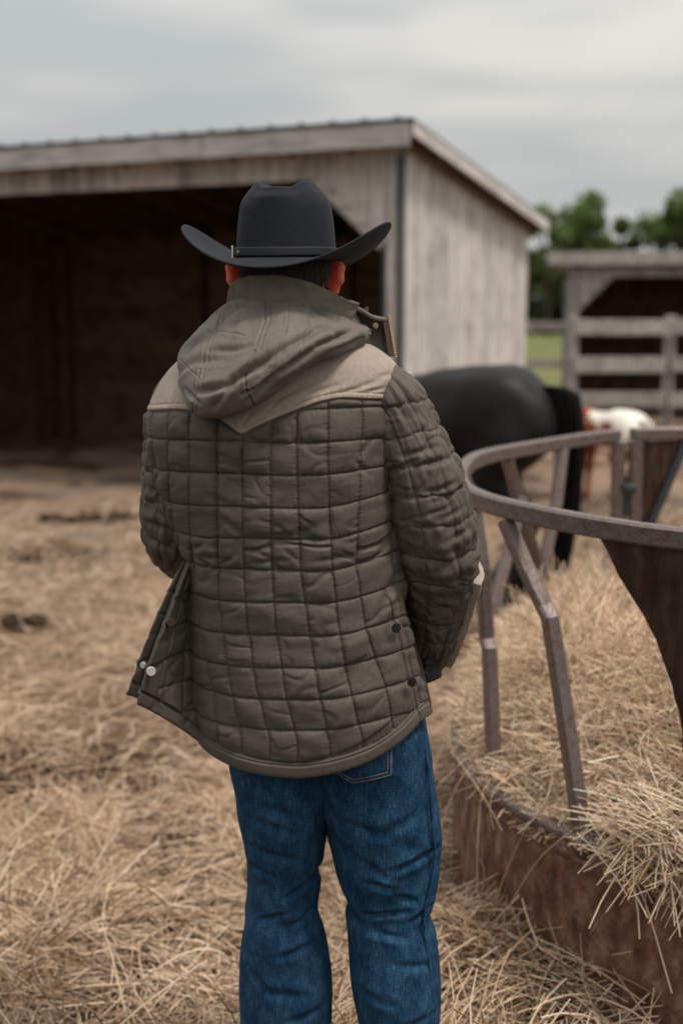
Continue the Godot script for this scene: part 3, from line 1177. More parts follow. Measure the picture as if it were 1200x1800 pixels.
func strand_mesh(sd: int, bend: float, segs := 5) -> ArrayMesh:
	# one dry stalk of unit length along x, three-sided, bent in both directions
	var r := RandomNumberGenerator.new()
	r.seed = sd
	var pts := PackedVector3Array()
	var ra := PackedFloat32Array()
	var by := r.randf_range(-1.0, 1.0) * bend
	var bz := r.randf_range(-1.0, 1.0) * bend
	var kink := r.randf_range(0.3, 0.7)
	var kz := r.randf_range(-0.25, 0.25) * bend * 4.0
	for i in segs + 1:
		var k := i / float(segs)
		var z := bz * (k - 0.5) * (k - 0.5) * 4.0 + maxf(0.0, k - kink) * kz
		pts.append(Vector3(k - 0.5, by * ((k - 0.5) * (k - 0.5) * 4.0 - 0.33), z))
		ra.append(0.5 * (0.55 + 0.45 * sin(PI * (0.12 + 0.8 * k))))
	# thickness is set by the copies: cross-section of unit width, so the tube is built flat here
	var b := Build.new()
	var m := pts.size()
	for i in m:
		for j in 3:
			var a := TAU * j / 3.0
			b.v.append(pts[i] * Vector3(1, 1, 1) + Vector3(0, sin(a), cos(a)) * ra[i] * 0.012)
			b.n.append(Vector3(0, sin(a), cos(a)))
			b.uv.append(Vector2(j, i))
			b.c.append(Color.WHITE)
	for i in m - 1:
		for j in 3:
			var a := i * 3 + j
			var d := i * 3 + (j + 1) % 3
			b.ix.append_array(PackedInt32Array([a, d, a + 3, d, d + 3, a + 3]))
	return b.mesh()


func straw_tint(r: RandomNumberGenerator, pale: float) -> Color:
	var k := r.randf()
	var c := Color(0.54, 0.388, 0.265)
	if k < 0.30:
		c = Color(0.66, 0.498, 0.36)
	elif k < 0.52:
		c = Color(0.41, 0.275, 0.178)
	elif k < 0.68:
		c = Color(0.26, 0.162, 0.098)
	elif k < 0.76:
		c = Color(0.75, 0.60, 0.46)
	elif k < 0.82:
		c = Color(0.14, 0.08, 0.047)
	var s := r.randf_range(0.82, 1.12) * pale
	if pale > 1.2:
		c = c.lerp(Color(0.60, 0.485, 0.36), 0.3)
	return Color(minf(c.r * s, 0.85), minf(c.g * s, 0.8), c.b * s)


func hay_height(x: float, z: float, inside: float) -> float:
	# inside: distance to the skirt from within
	var k := clampf(inside / 0.62, 0.0, 1.0)
	var h := 0.425 + 0.31 * sin(k * PI * 0.5)
	h += lump_b.get_noise_2d(x * 0.8 + 9.0, z * 0.8) * 0.07 + lump_a.get_noise_2d(x * 2.0, z * 2.0 + 4.0) * 0.06
	h += 0.075 * smoothstep(-3.0, -3.35, z) * (1.0 - k)
	# heaped over the near rim right of the bars
	h += 0.10 * exp(-(pow(x - 0.85, 2.0) / 0.06 + pow(z + 2.62, 2.0) / 0.05))
	h -= 0.05 * exp(-(pow(x - 0.47, 2.0) / 0.012 + pow(z + 2.87, 2.0) / 0.02))
	return h


func build_straw() -> void:
	var r := RandomNumberGenerator.new()
	r.seed = 2024
	var kinds := []
	for i in 6:
		kinds.append(strand_mesh(300 + i, 0.05 + 0.03 * i))
	# --- hay in the feeder: a core and the loose stalks over it
	var p := PackedVector3Array()
	var uv := PackedVector2Array()
	for j in 26:
		for i in 181:
			var q := ring_at(i * 2.0)
			var k := 1.0 - j / 25.0
			var c := Vector2(feeder_mid.x, feeder_mid.z).lerp(q, k * 0.985)
			p.append(Vector3(c.x, hay_height(c.x, c.y, c.distance_to(q)) - 0.03, c.y))
			uv.append(c)
	var hay := thing("hay_heap", "heap of loose pale hay filling the rusty ring feeder", "hay", feeder_mid)
	hay.set_meta("kind", "stuff")
	var core := add_mesh("core", grid_mesh(p, 181, 26, uv, true), M["hay_core"], hay, -feeder_mid)
	core.set_meta("kind", "stuff")
	var where := [[], [], [], [], [], []]
	var tint := [PackedColorArray(), PackedColorArray(), PackedColorArray(), PackedColorArray(), PackedColorArray(), PackedColorArray()]
	var made := 0
	while made < 52000:
		# most where the camera's side of the heap is seen
		var z := lerpf(-2.42, -4.68, pow(r.randf(), 1.25))
		var x := r.randf_range(0.33, 2.5) if r.randf() < 0.3 else r.randf_range(0.33, 1.45)
		var d := -ring_dist(Vector2(x, z))
		if d < 0.0:
			continue
		made += 1
		var y := hay_height(x, z, d) + r.randf_range(-0.03, 0.025)
		var ln := r.randf_range(0.07, 0.26)
		if d < 0.12:
			ln *= 0.45
		var lift := r.randfn(0.0, 0.32)
		var yaw := r.randf_range(0, TAU) + lump_b.get_noise_2d(x * 1.5, z * 1.5) * 2.0
		if r.randf() < 0.06:
			lift = r.randf_range(0.6, 1.3)
			y += ln * 0.3
		var th := r.randf_range(0.0019, 0.0042) / 0.012
		var bs := Basis(Vector3.UP, yaw) * Basis(Vector3.BACK, lift)
		bs = Basis(bs.x * ln, bs.y * th, bs.z * th)
		var v := r.randi_range(0, 5)
		where[v].append(Transform3D(bs, Vector3(x, y, z) - feeder_mid))
		tint[v].append(straw_tint(r, 1.3))
	# stalks pulled out over the near rim
	for i in 1150:
		var k := r.randf_range(-26.0, 8.0)
		if r.randf() < 0.06:
			k = r.randf_range(14.0, 40.0)
		var dens := smoothstep(9.0, 0.0, k)
		if r.randf() > 0.12 + dens:
			continue
		var q := ring_at(k)
		var o := (q - Vector2(feeder_mid.x, feeder_mid.z)).normalized()
		var reach := r.randf_range(-0.10, 0.07)
		var ln := r.randf_range(0.14, 0.34)
		var yaw := atan2(-o.y, o.x) + r.randfn(0.0, 0.55)
		if r.randf() < 0.6:
			yaw += PI * 0.5 * r.randf_range(0.6, 1.3)
		var y := 0.49 + r.randf_range(-0.02, 0.085) * (0.4 + dens)
		var lift := r.randfn(-0.15, 0.2)
		if reach > 0.02:
			lift -= 0.35
			y -= 0.03
		var th := r.randf_range(0.0022, 0.0042) / 0.012
		var bs := Basis(Vector3.UP, yaw) * Basis(Vector3.BACK, lift)
		bs = Basis(bs.x * ln, bs.y * th, bs.z * th)
		var v := r.randi_range(0, 5)
		where[v].append(Transform3D(bs, Vector3(q.x + o.x * reach, y, q.y + o.y * reach) - feeder_mid))
		tint[v].append(straw_tint(r, 1.3))
	for v in 6:
		var s := scatter("stalks", kinds[v], M["straw"], where[v], tint[v], hay)
		s.set_meta("kind", "stuff")
	# long single stalks that hang down over the skirt
	var hang := Build.new()
	for i in 58:
		var k := r.randf_range(-26.0, 6.0) if i < 52 else r.randf_range(10.0, 34.0)
		var q := ring_at(k)
		var o2 := (q - Vector2(feeder_mid.x, feeder_mid.z)).normalized()
		var o := Vector3(o2.x, 0, o2.y)
		var side := Vector3(-o2.y, 0, o2.x) * r.randf_range(-0.12, 0.16)
		var drop := r.randf_range(0.05, 0.30)
		var s := Vector3(q.x, r.randf_range(0.47, 0.52), q.y)
		hang.tint = straw_tint(r, 1.0)
		var w := r.randf_range(0.0011, 0.002)
		hang.tube(curve_points([s - o * 0.1 + Vector3(0, 0.02, 0), s + o * 0.02, s + o * r.randf_range(0.03, 0.07) + side * 0.5 - Vector3(0, drop * 0.4, 0), s + o * r.randf_range(0.03, 0.09) + side - Vector3(0, drop, 0)], 9), PackedFloat32Array([w]), 4)
	add_mesh("hanging_stalks", hang.mesh(), M["straw"], hay, -feeder_mid).set_meta("kind", "stuff")
	# --- straw on the ground
	where = [[], [], [], [], [], []]
	tint = [PackedColorArray(), PackedColorArray(), PackedColorArray(), PackedColorArray(), PackedColorArray(), PackedColorArray()]
	var cover := noisy(95, 1.05, 3)
	var comb := noisy(96, 0.8, 2)
	made = 0
	while made < 165000:
		var z := -1.0 / lerpf(1.0 / 2.0, 1.0 / 11.0, r.randf())
		var x := r.randf_range(-0.47, 0.47) * (-z) + r.randf_range(-0.3, 0.3)
		var near := smoothstep(8.0, 4.0, -z)
		var dens := smoothstep(-0.03, 0.28, cover.get_noise_2d(x, z * 0.7))
		if r.randf() > 0.05 + 0.95 * dens:
			continue
		var pile := 0.0
		if x > 0.2 and z > -5.0:
			if ring_dist(Vector2(x, z)) < 0.01:
				made += 1
				continue
			pile = heap(x, z)
		made += 1
		var y := height(x, z) + pile + r.randf_range(-0.02, 0.045) * (0.35 + dens * 0.65) + 0.004
		var ln := r.randf_range(0.07, 0.33)
		var lift := r.randfn(0.0, 0.2)
		if r.randf() < 0.035:
			lift = r.randf_range(0.3, 0.9)
			y += ln * 0.3
		if pile > 0.03:
			lift = r.randfn(0.0, 0.4)
		var yaw := r.randf_range(0, TAU) if r.randf() < 0.6 else comb.get_noise_2d(x, z) * 4.0 + r.randfn(0.0, 0.3)
		var th := r.randf_range(0.0024, 0.0058) / 0.012 * (1.0 + smoothstep(5.0, 11.0, -z) * 1.2)
		var bs := Basis(Vector3.UP, yaw) * Basis(Vector3.BACK, lift)
		bs = Basis(bs.x * ln, bs.y * th, bs.z * th)
		var v := r.randi_range(0, 5)
		where[v].append(Transform3D(bs, Vector3(x, y, z)))
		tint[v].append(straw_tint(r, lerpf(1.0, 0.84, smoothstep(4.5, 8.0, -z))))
	# broken bits trodden in between
	made = 0
	while made < 90000:
		var z := -1.0 / lerpf(1.0 / 2.0, 1.0 / 9.0, r.randf())
		var x := r.randf_range(-0.47, 0.47) * (-z) + r.randf_range(-0.3, 0.3)
		made += 1
		if r.randf() > 0.12 + 0.88 * smoothstep(-0.2, 0.2, cover.get_noise_2d(x, z * 0.7)):
			continue
		if x > 0.2 and z > -5.0 and ring_dist(Vector2(x, z)) < 0.01:
			continue
		var ln := r.randf_range(0.015, 0.065)
		var th := r.randf_range(0.002, 0.007) / 0.012
		var bs := Basis(Vector3.UP, r.randf_range(0, TAU)) * Basis(Vector3.BACK, r.randfn(0.0, 0.25)) * Basis(Vector3.RIGHT, r.randf_range(0, TAU))
		bs = Basis(bs.x * ln, bs.y * th * 0.5, bs.z * th)
		var v := r.randi_range(0, 5)
		where[v].append(Transform3D(bs, Vector3(x, height(x, z) + heap(x, z) + r.randf_range(-0.012, 0.02), z)))
		tint[v].append(straw_tint(r, r.randf_range(0.45, 0.95)))
	var litter := thing("straw_litter", "loose dry straw strewn thickly over the yard", "straw", Vector3.ZERO)
	litter.set_meta("kind", "stuff")
	for v in 6:
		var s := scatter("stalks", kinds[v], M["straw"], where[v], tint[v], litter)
		s.set_meta("kind", "stuff")
	# dark clods of dung lying on the straw
	var clod := noisy(97, 14.0, 3)
	var spots := [["dark lump of dung in the middle of the line of clods before the long shed", -2.3, -10.0, 0.13], ["biggest dark lump of dung, next to the person's left elbow", -1.74, -10.1, 0.17], ["flat dark lump of dung between two larger ones before the long shed", -2.0, -10.15, 0.12], ["single dark lump of dung near the left edge of the straw", -2.1, -8.15, 0.12], ["low dark lump of dung nearest the camera at the left edge", -1.68, -6.4, 0.10], ["dark lump of dung on the ground right of the feeder's back posts", 2.52, -9.6, 0.11]]
	for q in spots:
		var b := Build.new()
		var bones := []
		for i in 5:
			var c: Vector3 = Vector3(r.randf_range(-1, 1), r.randf_range(0.1, 0.45), r.randf_range(-0.6, 0.6)) * q[3]
			bones.append([c, c + Vector3(r.randf_range(-0.4, 0.4), 0, 0) * q[3], q[3] * 0.5, q[3] * 0.4])
		nets(b, bones, 0.022, 0.03, clod, 0.02)
		tag(add_mesh("dung_clod", b.mesh(), M["dung"], self, Vector3(q[1], height(q[1], q[2]) - 0.01, q[2])), q[0], "dung", "dung clods in the yard")


func hair_lock(b: Build, pts: Array, spread: float, count: int, thick: float, sd: int) -> void:
	var r := RandomNumberGenerator.new()
	r.seed = sd
	for i in count:
		var a := r.randf_range(0, TAU)
		var q := Vector3(cos(a), 0, sin(a)) * sqrt(r.randf())
		var line := []
		for j in pts.size():
			var k := j / float(pts.size() - 1)
			line.append(pts[j] + q * spread * (0.45 + 0.75 * sin(PI * minf(k * 0.8 + 0.1, 1.0))) + Vector3(r.randfn(), 0, r.randfn()) * 0.008)
		var p := curve_points(line, 9)
		b.tube(p, PackedFloat32Array([thick * 0.8, thick, thick, thick, thick, thick * 0.8, thick * 0.7, thick * 0.5, thick * 0.15]), 5, 1.0, Vector3.BACK)


func hooves(parent: Node, spots: Array, size: float) -> void:
	for s in spots:
		var b := Build.new()
		b.tube(PackedVector3Array([s + Vector3(0.012, 0.0, 0) * size, s + Vector3(0.004, 0.05, 0) * size, s + Vector3(-0.01, 0.075, 0) * size]), PackedFloat32Array([0.062 * size, 0.054 * size, 0.045 * size]), 14)
		add_mesh("hoof", b.mesh(), M["hoof"], parent)


func horse_bones(hind: Array, fore: Array) -> Array:
	# local axes: x towards the head, y up, z to its left or right
	var o := [
		[Vector3(-0.36, 0.94, 0), Vector3(0.34, 0.92, 0), 0.255, 0.25],
		[Vector3(-0.15, 0.86, 0), Vector3(0.28, 0.83, 0), 0.255, 0.245],
		[Vector3(-0.52, 1.02, 0.075), Vector3(-0.22, 1.03, 0.05), 0.215, 0.19],
		[Vector3(-0.52, 1.02, -0.075), Vector3(-0.22, 1.03, -0.05), 0.215, 0.19],
		[Vector3(-0.66, 0.95, 0.085), Vector3(-0.56, 0.86, 0.10), 0.165, 0.175],
		[Vector3(-0.66, 0.95, -0.085), Vector3(-0.56, 0.86, -0.10), 0.165, 0.175],
		[Vector3(0.30, 1.06, 0), Vector3(0.46, 1.05, 0), 0.17, 0.15],
		[Vector3(0.42, 0.90, 0.05), Vector3(0.47, 0.82, 0.07), 0.2, 0.17],
		[Vector3(0.42, 0.90, -0.05), Vector3(0.47, 0.82, -0.07), 0.2, 0.17],
		[Vector3(0.50, 0.98, 0), Vector3(0.78, 0.82, 0), 0.17, 0.125],
		[Vector3(0.78, 0.82, 0), Vector3(0.98, 0.66, 0), 0.125, 0.10],
		[Vector3(0.99, 0.66, 0), Vector3(1.10, 0.50, 0), 0.105, 0.09],
		[Vector3(1.10, 0.50, 0), Vector3(1.20, 0.33, 0), 0.08, 0.058],
		[Vector3(1.20, 0.33, 0), Vector3(1.215, 0.29, 0), 0.062, 0.058],
		[Vector3(0.97, 0.75, 0.055), Vector3(0.99, 0.84, 0.06), 0.025, 0.012],
		[Vector3(0.97, 0.75, -0.055), Vector3(0.99, 0.84, -0.06), 0.025, 0.012],
	]
	for s in 2:
		var z := 0.135 if s == 0 else -0.135
		var d: float = hind[s]
		o.append([Vector3(-0.56, 0.86, z * 0.9), Vector3(-0.44 + d * 0.4, 0.66, z), 0.17, 0.105])
		o.append([Vector3(-0.45 + d * 0.4, 0.67, z), Vector3(-0.64 + d * 0.8, 0.43, z), 0.10, 0.056])
		o.append([Vector3(-0.65 + d * 0.8, 0.44, z), Vector3(-0.61 + d, 0.14, z), 0.052, 0.037])
		o.append([Vector3(-0.61 + d, 0.14, z), Vector3(-0.565 + d, 0.06, z), 0.043, 0.05])
		var e: float = fore[s]
		o.append([Vector3(0.40, 0.84, z * 0.85), Vector3(0.41 + e * 0.4, 0.50, z * 0.9), 0.12, 0.058])
		o.append([Vector3(0.41 + e * 0.4, 0.50, z * 0.9), Vector3(0.415 + e * 0.5, 0.42, z * 0.9), 0.055, 0.05])
		o.append([Vector3(0.415 + e * 0.5, 0.42, z * 0.9), Vector3(0.41 + e, 0.14, z * 0.9), 0.044, 0.036])
		o.append([Vector3(0.41 + e, 0.14, z * 0.9), Vector3(0.45 + e, 0.06, z * 0.9), 0.042, 0.05])
	return o


func eyes(parent: Node, spots: Array, r: float) -> void:
	for s in spots:
		var b := Build.new()
		nets(b, [[s, s + Vector3(0.001, 0, 0), r, r]], r * 0.45, 0.004)
		add_mesh("eye", b.mesh(), M["iris"], parent)


func build_animals() -> void:
	# black pony behind the person, rump to the right
	var at := Vector3(0.46, 0, -7.34)
	at.y = height(at.x, at.z) - 0.01
	var h := thing("black_horse", "glossy black horse with a long tail standing behind the rusty feeder", "horse", at, deg_to_rad(180.0 - 27.0))
	var b := Build.new()
	nets(b, horse_bones([0.10, -0.07], [0.06, -0.05]), 0.026, 0.07, noisy(99, 2.6, 2), 0.022)
	add_mesh("body", b.mesh(), M["black_hide"], h)
	hooves(h, [Vector3(-0.455, 0.0, 0.135), Vector3(-0.625, 0.0, -0.135), Vector3(0.52, 0.0, 0.12), Vector3(0.41, 0.0, -0.12)], 1.0)
	b = Build.new()
	hair_lock(b, [Vector3(-0.74, 1.14, 0), Vector3(-0.84, 1.10, 0), Vector3(-0.875, 0.85, 0), Vector3(-0.865, 0.5, 0.0), Vector3(-0.84, 0.13, 0.01)], 0.062, 90, 0.0085, 4)
	add_mesh("tail", b.mesh(), M["black_hair"], h)
	b = Build.new()
	for i in 26:
		var k := i / 25.0
		var p := Vector3(0.45, 1.19, 0).lerp(Vector3(0.97, 0.76, 0), k) + Vector3(0.03, 0.02, 0)
		hair_lock(b, [p, p + Vector3(0.02, 0.01, 0.06), p + Vector3(0.0, -0.1, 0.12), p + Vector3(-0.03, -0.2, 0.13)], 0.012, 4, 0.006, 50 + i)
	add_mesh("mane", b.mesh(), M["black_hair"], h)
	h.scale = Vector3.ONE * 1.035
	eyes(h, [Vector3(1.03, 0.61, 0.088), Vector3(1.03, 0.61, -0.088)], 0.018)
	# brown and white foal farther off
	at = Vector3(2.30, 0, -10.9)
	at.y = height(at.x, at.z) - 0.005
	var f := thing("pinto_foal", "small brown and white foal seen from behind beyond the feeder", "foal", at, deg_to_rad(180.0 - 57.0))
	b = Build.new()
	var bones := [
		[Vector3(-0.22, 0.66, 0), Vector3(0.20, 0.65, 0), 0.145, 0.135],
		[Vector3(-0.27, 0.68, 0.04), Vector3(-0.15, 0.69, 0.03), 0.13, 0.12],
		[Vector3(-0.27, 0.68, -0.04), Vector3(-0.15, 0.69, -0.03), 0.13, 0.12],
		[Vector3(-0.34, 0.63, 0.045), Vector3(-0.30, 0.57, 0.055), 0.10, 0.10],
		[Vector3(-0.34, 0.63, -0.045), Vector3(-0.30, 0.57, -0.055), 0.10, 0.10],
		[Vector3(0.22, 0.68, 0), Vector3(0.27, 0.63, 0), 0.125, 0.11],
		[Vector3(0.26, 0.72, 0), Vector3(0.44, 0.80, 0), 0.085, 0.065],
		[Vector3(0.45, 0.80, 0), Vector3(0.53, 0.71, 0), 0.062, 0.055],
		[Vector3(0.53, 0.71, 0), Vector3(0.61, 0.60, 0), 0.048, 0.037],
		[Vector3(0.43, 0.86, 0.035), Vector3(0.43, 0.93, 0.045), 0.018, 0.008],
		[Vector3(0.43, 0.86, -0.035), Vector3(0.43, 0.93, -0.045), 0.018, 0.008],
	]
	for s in 2:
		var z := 0.075 if s == 0 else -0.075
		var d := -0.05 if s == 0 else 0.07
		bones.append([Vector3(-0.29, 0.58, z), Vector3(-0.23 + d * 0.4, 0.45, z), 0.09, 0.058])
		bones.append([Vector3(-0.23 + d * 0.4, 0.45, z), Vector3(-0.35 + d * 0.8, 0.30, z), 0.052, 0.031])
		bones.append([Vector3(-0.35 + d * 0.8, 0.30, z), Vector3(-0.33 + d, 0.09, z), 0.028, 0.021])
		bones.append([Vector3(-0.33 + d, 0.09, z), Vector3(-0.305 + d, 0.035, z), 0.024, 0.028])
		bones.append([Vector3(0.22, 0.57, z), Vector3(0.23 - d * 0.3, 0.33, z), 0.06, 0.031])
		bones.append([Vector3(0.23 - d * 0.3, 0.33, z), Vector3(0.23 - d * 0.6, 0.09, z), 0.028, 0.02])
		bones.append([Vector3(0.23 - d * 0.6, 0.09, z), Vector3(0.25 - d * 0.6, 0.035, z), 0.023, 0.028])
	nets(b, bones, 0.016, 0.05)
	# white back and rump, chestnut flank, neck and legs
	var edge := noisy(98, 9.0, 2)
	for i in b.v.size():
		var q := b.v[i]
		var n := edge.get_noise_3dv(q) * 0.10
		var brown := q.y < 0.56 + n or q.x > 0.12 + n or (q.y < 0.735 + n and q.x > -0.26 + n and q.x < 0.24)
		if q.x < -0.30 and q.y > 0.60 + n:
			brown = false
		b.c[i] = Color(0.22, 0.065, 0.024) if brown else Color(0.70, 0.66, 0.60)
	add_mesh("body", b.mesh(), M["foal_hide"], f)
	hooves(f, [Vector3(-0.355, 0, 0.075), Vector3(-0.235, 0, -0.075), Vector3(0.28, 0, 0.075), Vector3(0.208, 0, -0.075)], 0.55)
	b = Build.new()
	hair_lock(b, [Vector3(-0.36, 0.76, 0), Vector3(-0.44, 0.74, 0), Vector3(-0.47, 0.6, 0), Vector3(-0.46, 0.42, 0), Vector3(-0.45, 0.27, 0)], 0.036, 46, 0.006, 8)
	add_mesh("tail", b.mesh(), M["pale_hair"], f)
	f.scale = Vector3.ONE * 1.09
	eyes(f, [Vector3(0.50, 0.76, 0.05), Vector3(0.50, 0.76, -0.05)], 0.011)


# ---- the person. Points are in the frame of the camera's axis: x right, y up, z towards the camera, 2.25 m in front of it.
var fold_n: FastNoiseLite
var crumple: FastNoiseLite
var pucker: FastNoiseLite
var cells: FastNoiseLite

const BODY_X := [[0.82, -0.042], [0.904, -0.042], [0.96, -0.049], [1.069, -0.067], [1.176, -0.083], [1.282, -0.105], [1.386, -0.121], [1.448, -0.123], [1.489, -0.114], [1.529, -0.099], [1.55, -0.093], [1.57, -0.092], [1.60, -0.091], [1.63, -0.09]]
const BODY_A := [[0.82, 0.222], [0.904, 0.220], [0.96, 0.216], [1.069, 0.205], [1.176, 0.196], [1.282, 0.207], [1.386, 0.219], [1.448, 0.221], [1.489, 0.215], [1.529, 0.203], [1.55, 0.187], [1.57, 0.160], [1.60, 0.10], [1.63, 0.082]]
const BODY_B := [[0.82, 0.168], [0.904, 0.168], [0.96, 0.164], [1.069, 0.150], [1.176, 0.142], [1.282, 0.146], [1.386, 0.147], [1.448, 0.141], [1.489, 0.130], [1.529, 0.112], [1.55, 0.10], [1.57, 0.086], [1.60, 0.068], [1.63, 0.062]]
const HEM := [[-0.30, 0.872], [-0.25, 0.860], [-0.18, 0.845], [-0.12, 0.838], [-0.06, 0.838], [0.04, 0.862], [0.10, 0.890], [0.155, 0.922], [0.20, 0.915]]
const YOKE := [[-0.36, 1.462], [-0.29, 1.473], [-0.24, 1.473], [-0.212, 1.466], [-0.19, 1.451], [-0.172, 1.438], [-0.165, 1.4375], [-0.15, 1.446], [-0.077, 1.477], [-0.014, 1.495], [0.038, 1.494], [0.13, 1.486]]
const ROWS := [0.845, 0.877, 0.923, 0.977, 1.031, 1.087, 1.145, 1.202, 1.257, 1.312, 1.369, 1.424, 1.479, 1.535]
const COL_Y := [0.902, 0.996, 1.10, 1.201, 1.389, 1.459]
const COLS := [
	[-0.30, -0.263, -0.215, -0.174, -0.124, -0.076, -0.020, 0.037, 0.096, 0.152],
	[-0.31, -0.271, -0.232, -0.193, -0.148, -0.098, -0.040, 0.014, 0.075, 0.131],
	[-0.325, -0.291, -0.254, -0.208, -0.161, -0.113, -0.056, -0.005, 0.040, 0.104],
	[-0.33, -0.297, -0.264, -0.213, -0.167, -0.119, -0.070, -0.016, 0.026, 0.089],
	[-0.326, -0.299, -0.260, -0.213, -0.168, -0.121, -0.076, -0.023, 0.033, 0.09],
	[-0.328, -0.295, -0.256, -0.210, -0.165, -0.119, -0.076, -0.023, 0.036, 0.09]]


func crease(list: Array, x: float, y: float) -> float:
	# each = [x0, y0, x1, y1, width, depth]: a valley with soft shoulders
	var d := 0.0
	for c in list:
		var ax: float = c[0]
		var ay: float = c[1]
		var bx: float = c[2] - ax
		var by: float = c[3] - ay
		var t := clampf(((x - ax) * bx + (y - ay) * by) / (bx * bx + by * by), 0.0, 1.0)
		var ex := x - ax - bx * t
		var ey := y - ay - by * t
		var w: float = c[4]
		var q := (ex * ex + ey * ey) / (w * w)
		if q < 12.0:
			var amp: float = c[5]
			if w > 0.0035:
				amp *= 0.3 + 0.7 * sin(PI * clampf(t, 0.02, 0.98))
			d += amp * (-exp(-q) + 0.45 * exp(-q * 0.25))
	return d


func puff(fu: float, fv: float, su: float, sv: float, amount: float, k: float) -> float:
	# fu, fv: place in the quilted square; su, sv: its size in metres
	var du := minf(fu, 1.0 - fu) * su
	var dv := minf(fv, 1.0 - fv) * sv
	var a := 1.0 - exp(-du / 0.0042)
	var b := 1.0 - exp(-dv / 0.0042)
	var e := absf(2.0 * fu - 1.0)
	var f := absf(2.0 * fv - 1.0)
	var dome := (1.0 - e * e * e) * (1.0 - f * f * f)
	var g := 0.0022 * exp(-du * du / 2.6e-6) + 0.0016 * exp(-dv * dv / 3.0e-6)
	return amount * (0.0020 * a + 0.0026 * b + 0.0038 * dome * (0.7 + 0.5 * k) - g)


func torso_grid(alphas: PackedFloat32Array, nv: int, lo_is_yoke: bool, top: float) -> PackedVector3Array:
	var p := PackedVector3Array()
	var nu := alphas.size()
	p.resize(nu * nv)
	for i in nu:
		var sa := sin(alphas[i])
		var ca := cos(alphas[i])
		var fx := signf(sa) * pow(absf(sa), 0.86)
		var fzz := signf(ca) * pow(absf(ca), 0.86)
		var y0 := 0.0
		if lo_is_yoke:
			y0 = 1.47
			for it in 6:
				y0 = tab(YOKE, tab(BODY_X, y0) + tab(BODY_A, y0) * fx)
		else:
			y0 = tab(HEM, -0.042 + 0.222 * fx)
			if ca < 0.0:
				y0 = lerpf(y0, 0.88, minf(1.0, -ca * 2.0))
		for j in nv:
			var y := lerpf(y0, top, j / float(nv - 1))
			p[j * nu + i] = Vector3(tab(BODY_X, y) + tab(BODY_A, y) * fx, y, tab(BODY_B, y) * fzz)
	return p


func sway(b: Vector3) -> float:
	return fold_n.get_noise_3d(b.x * 3.0, b.y * 2.2, 5.0) * 0.010


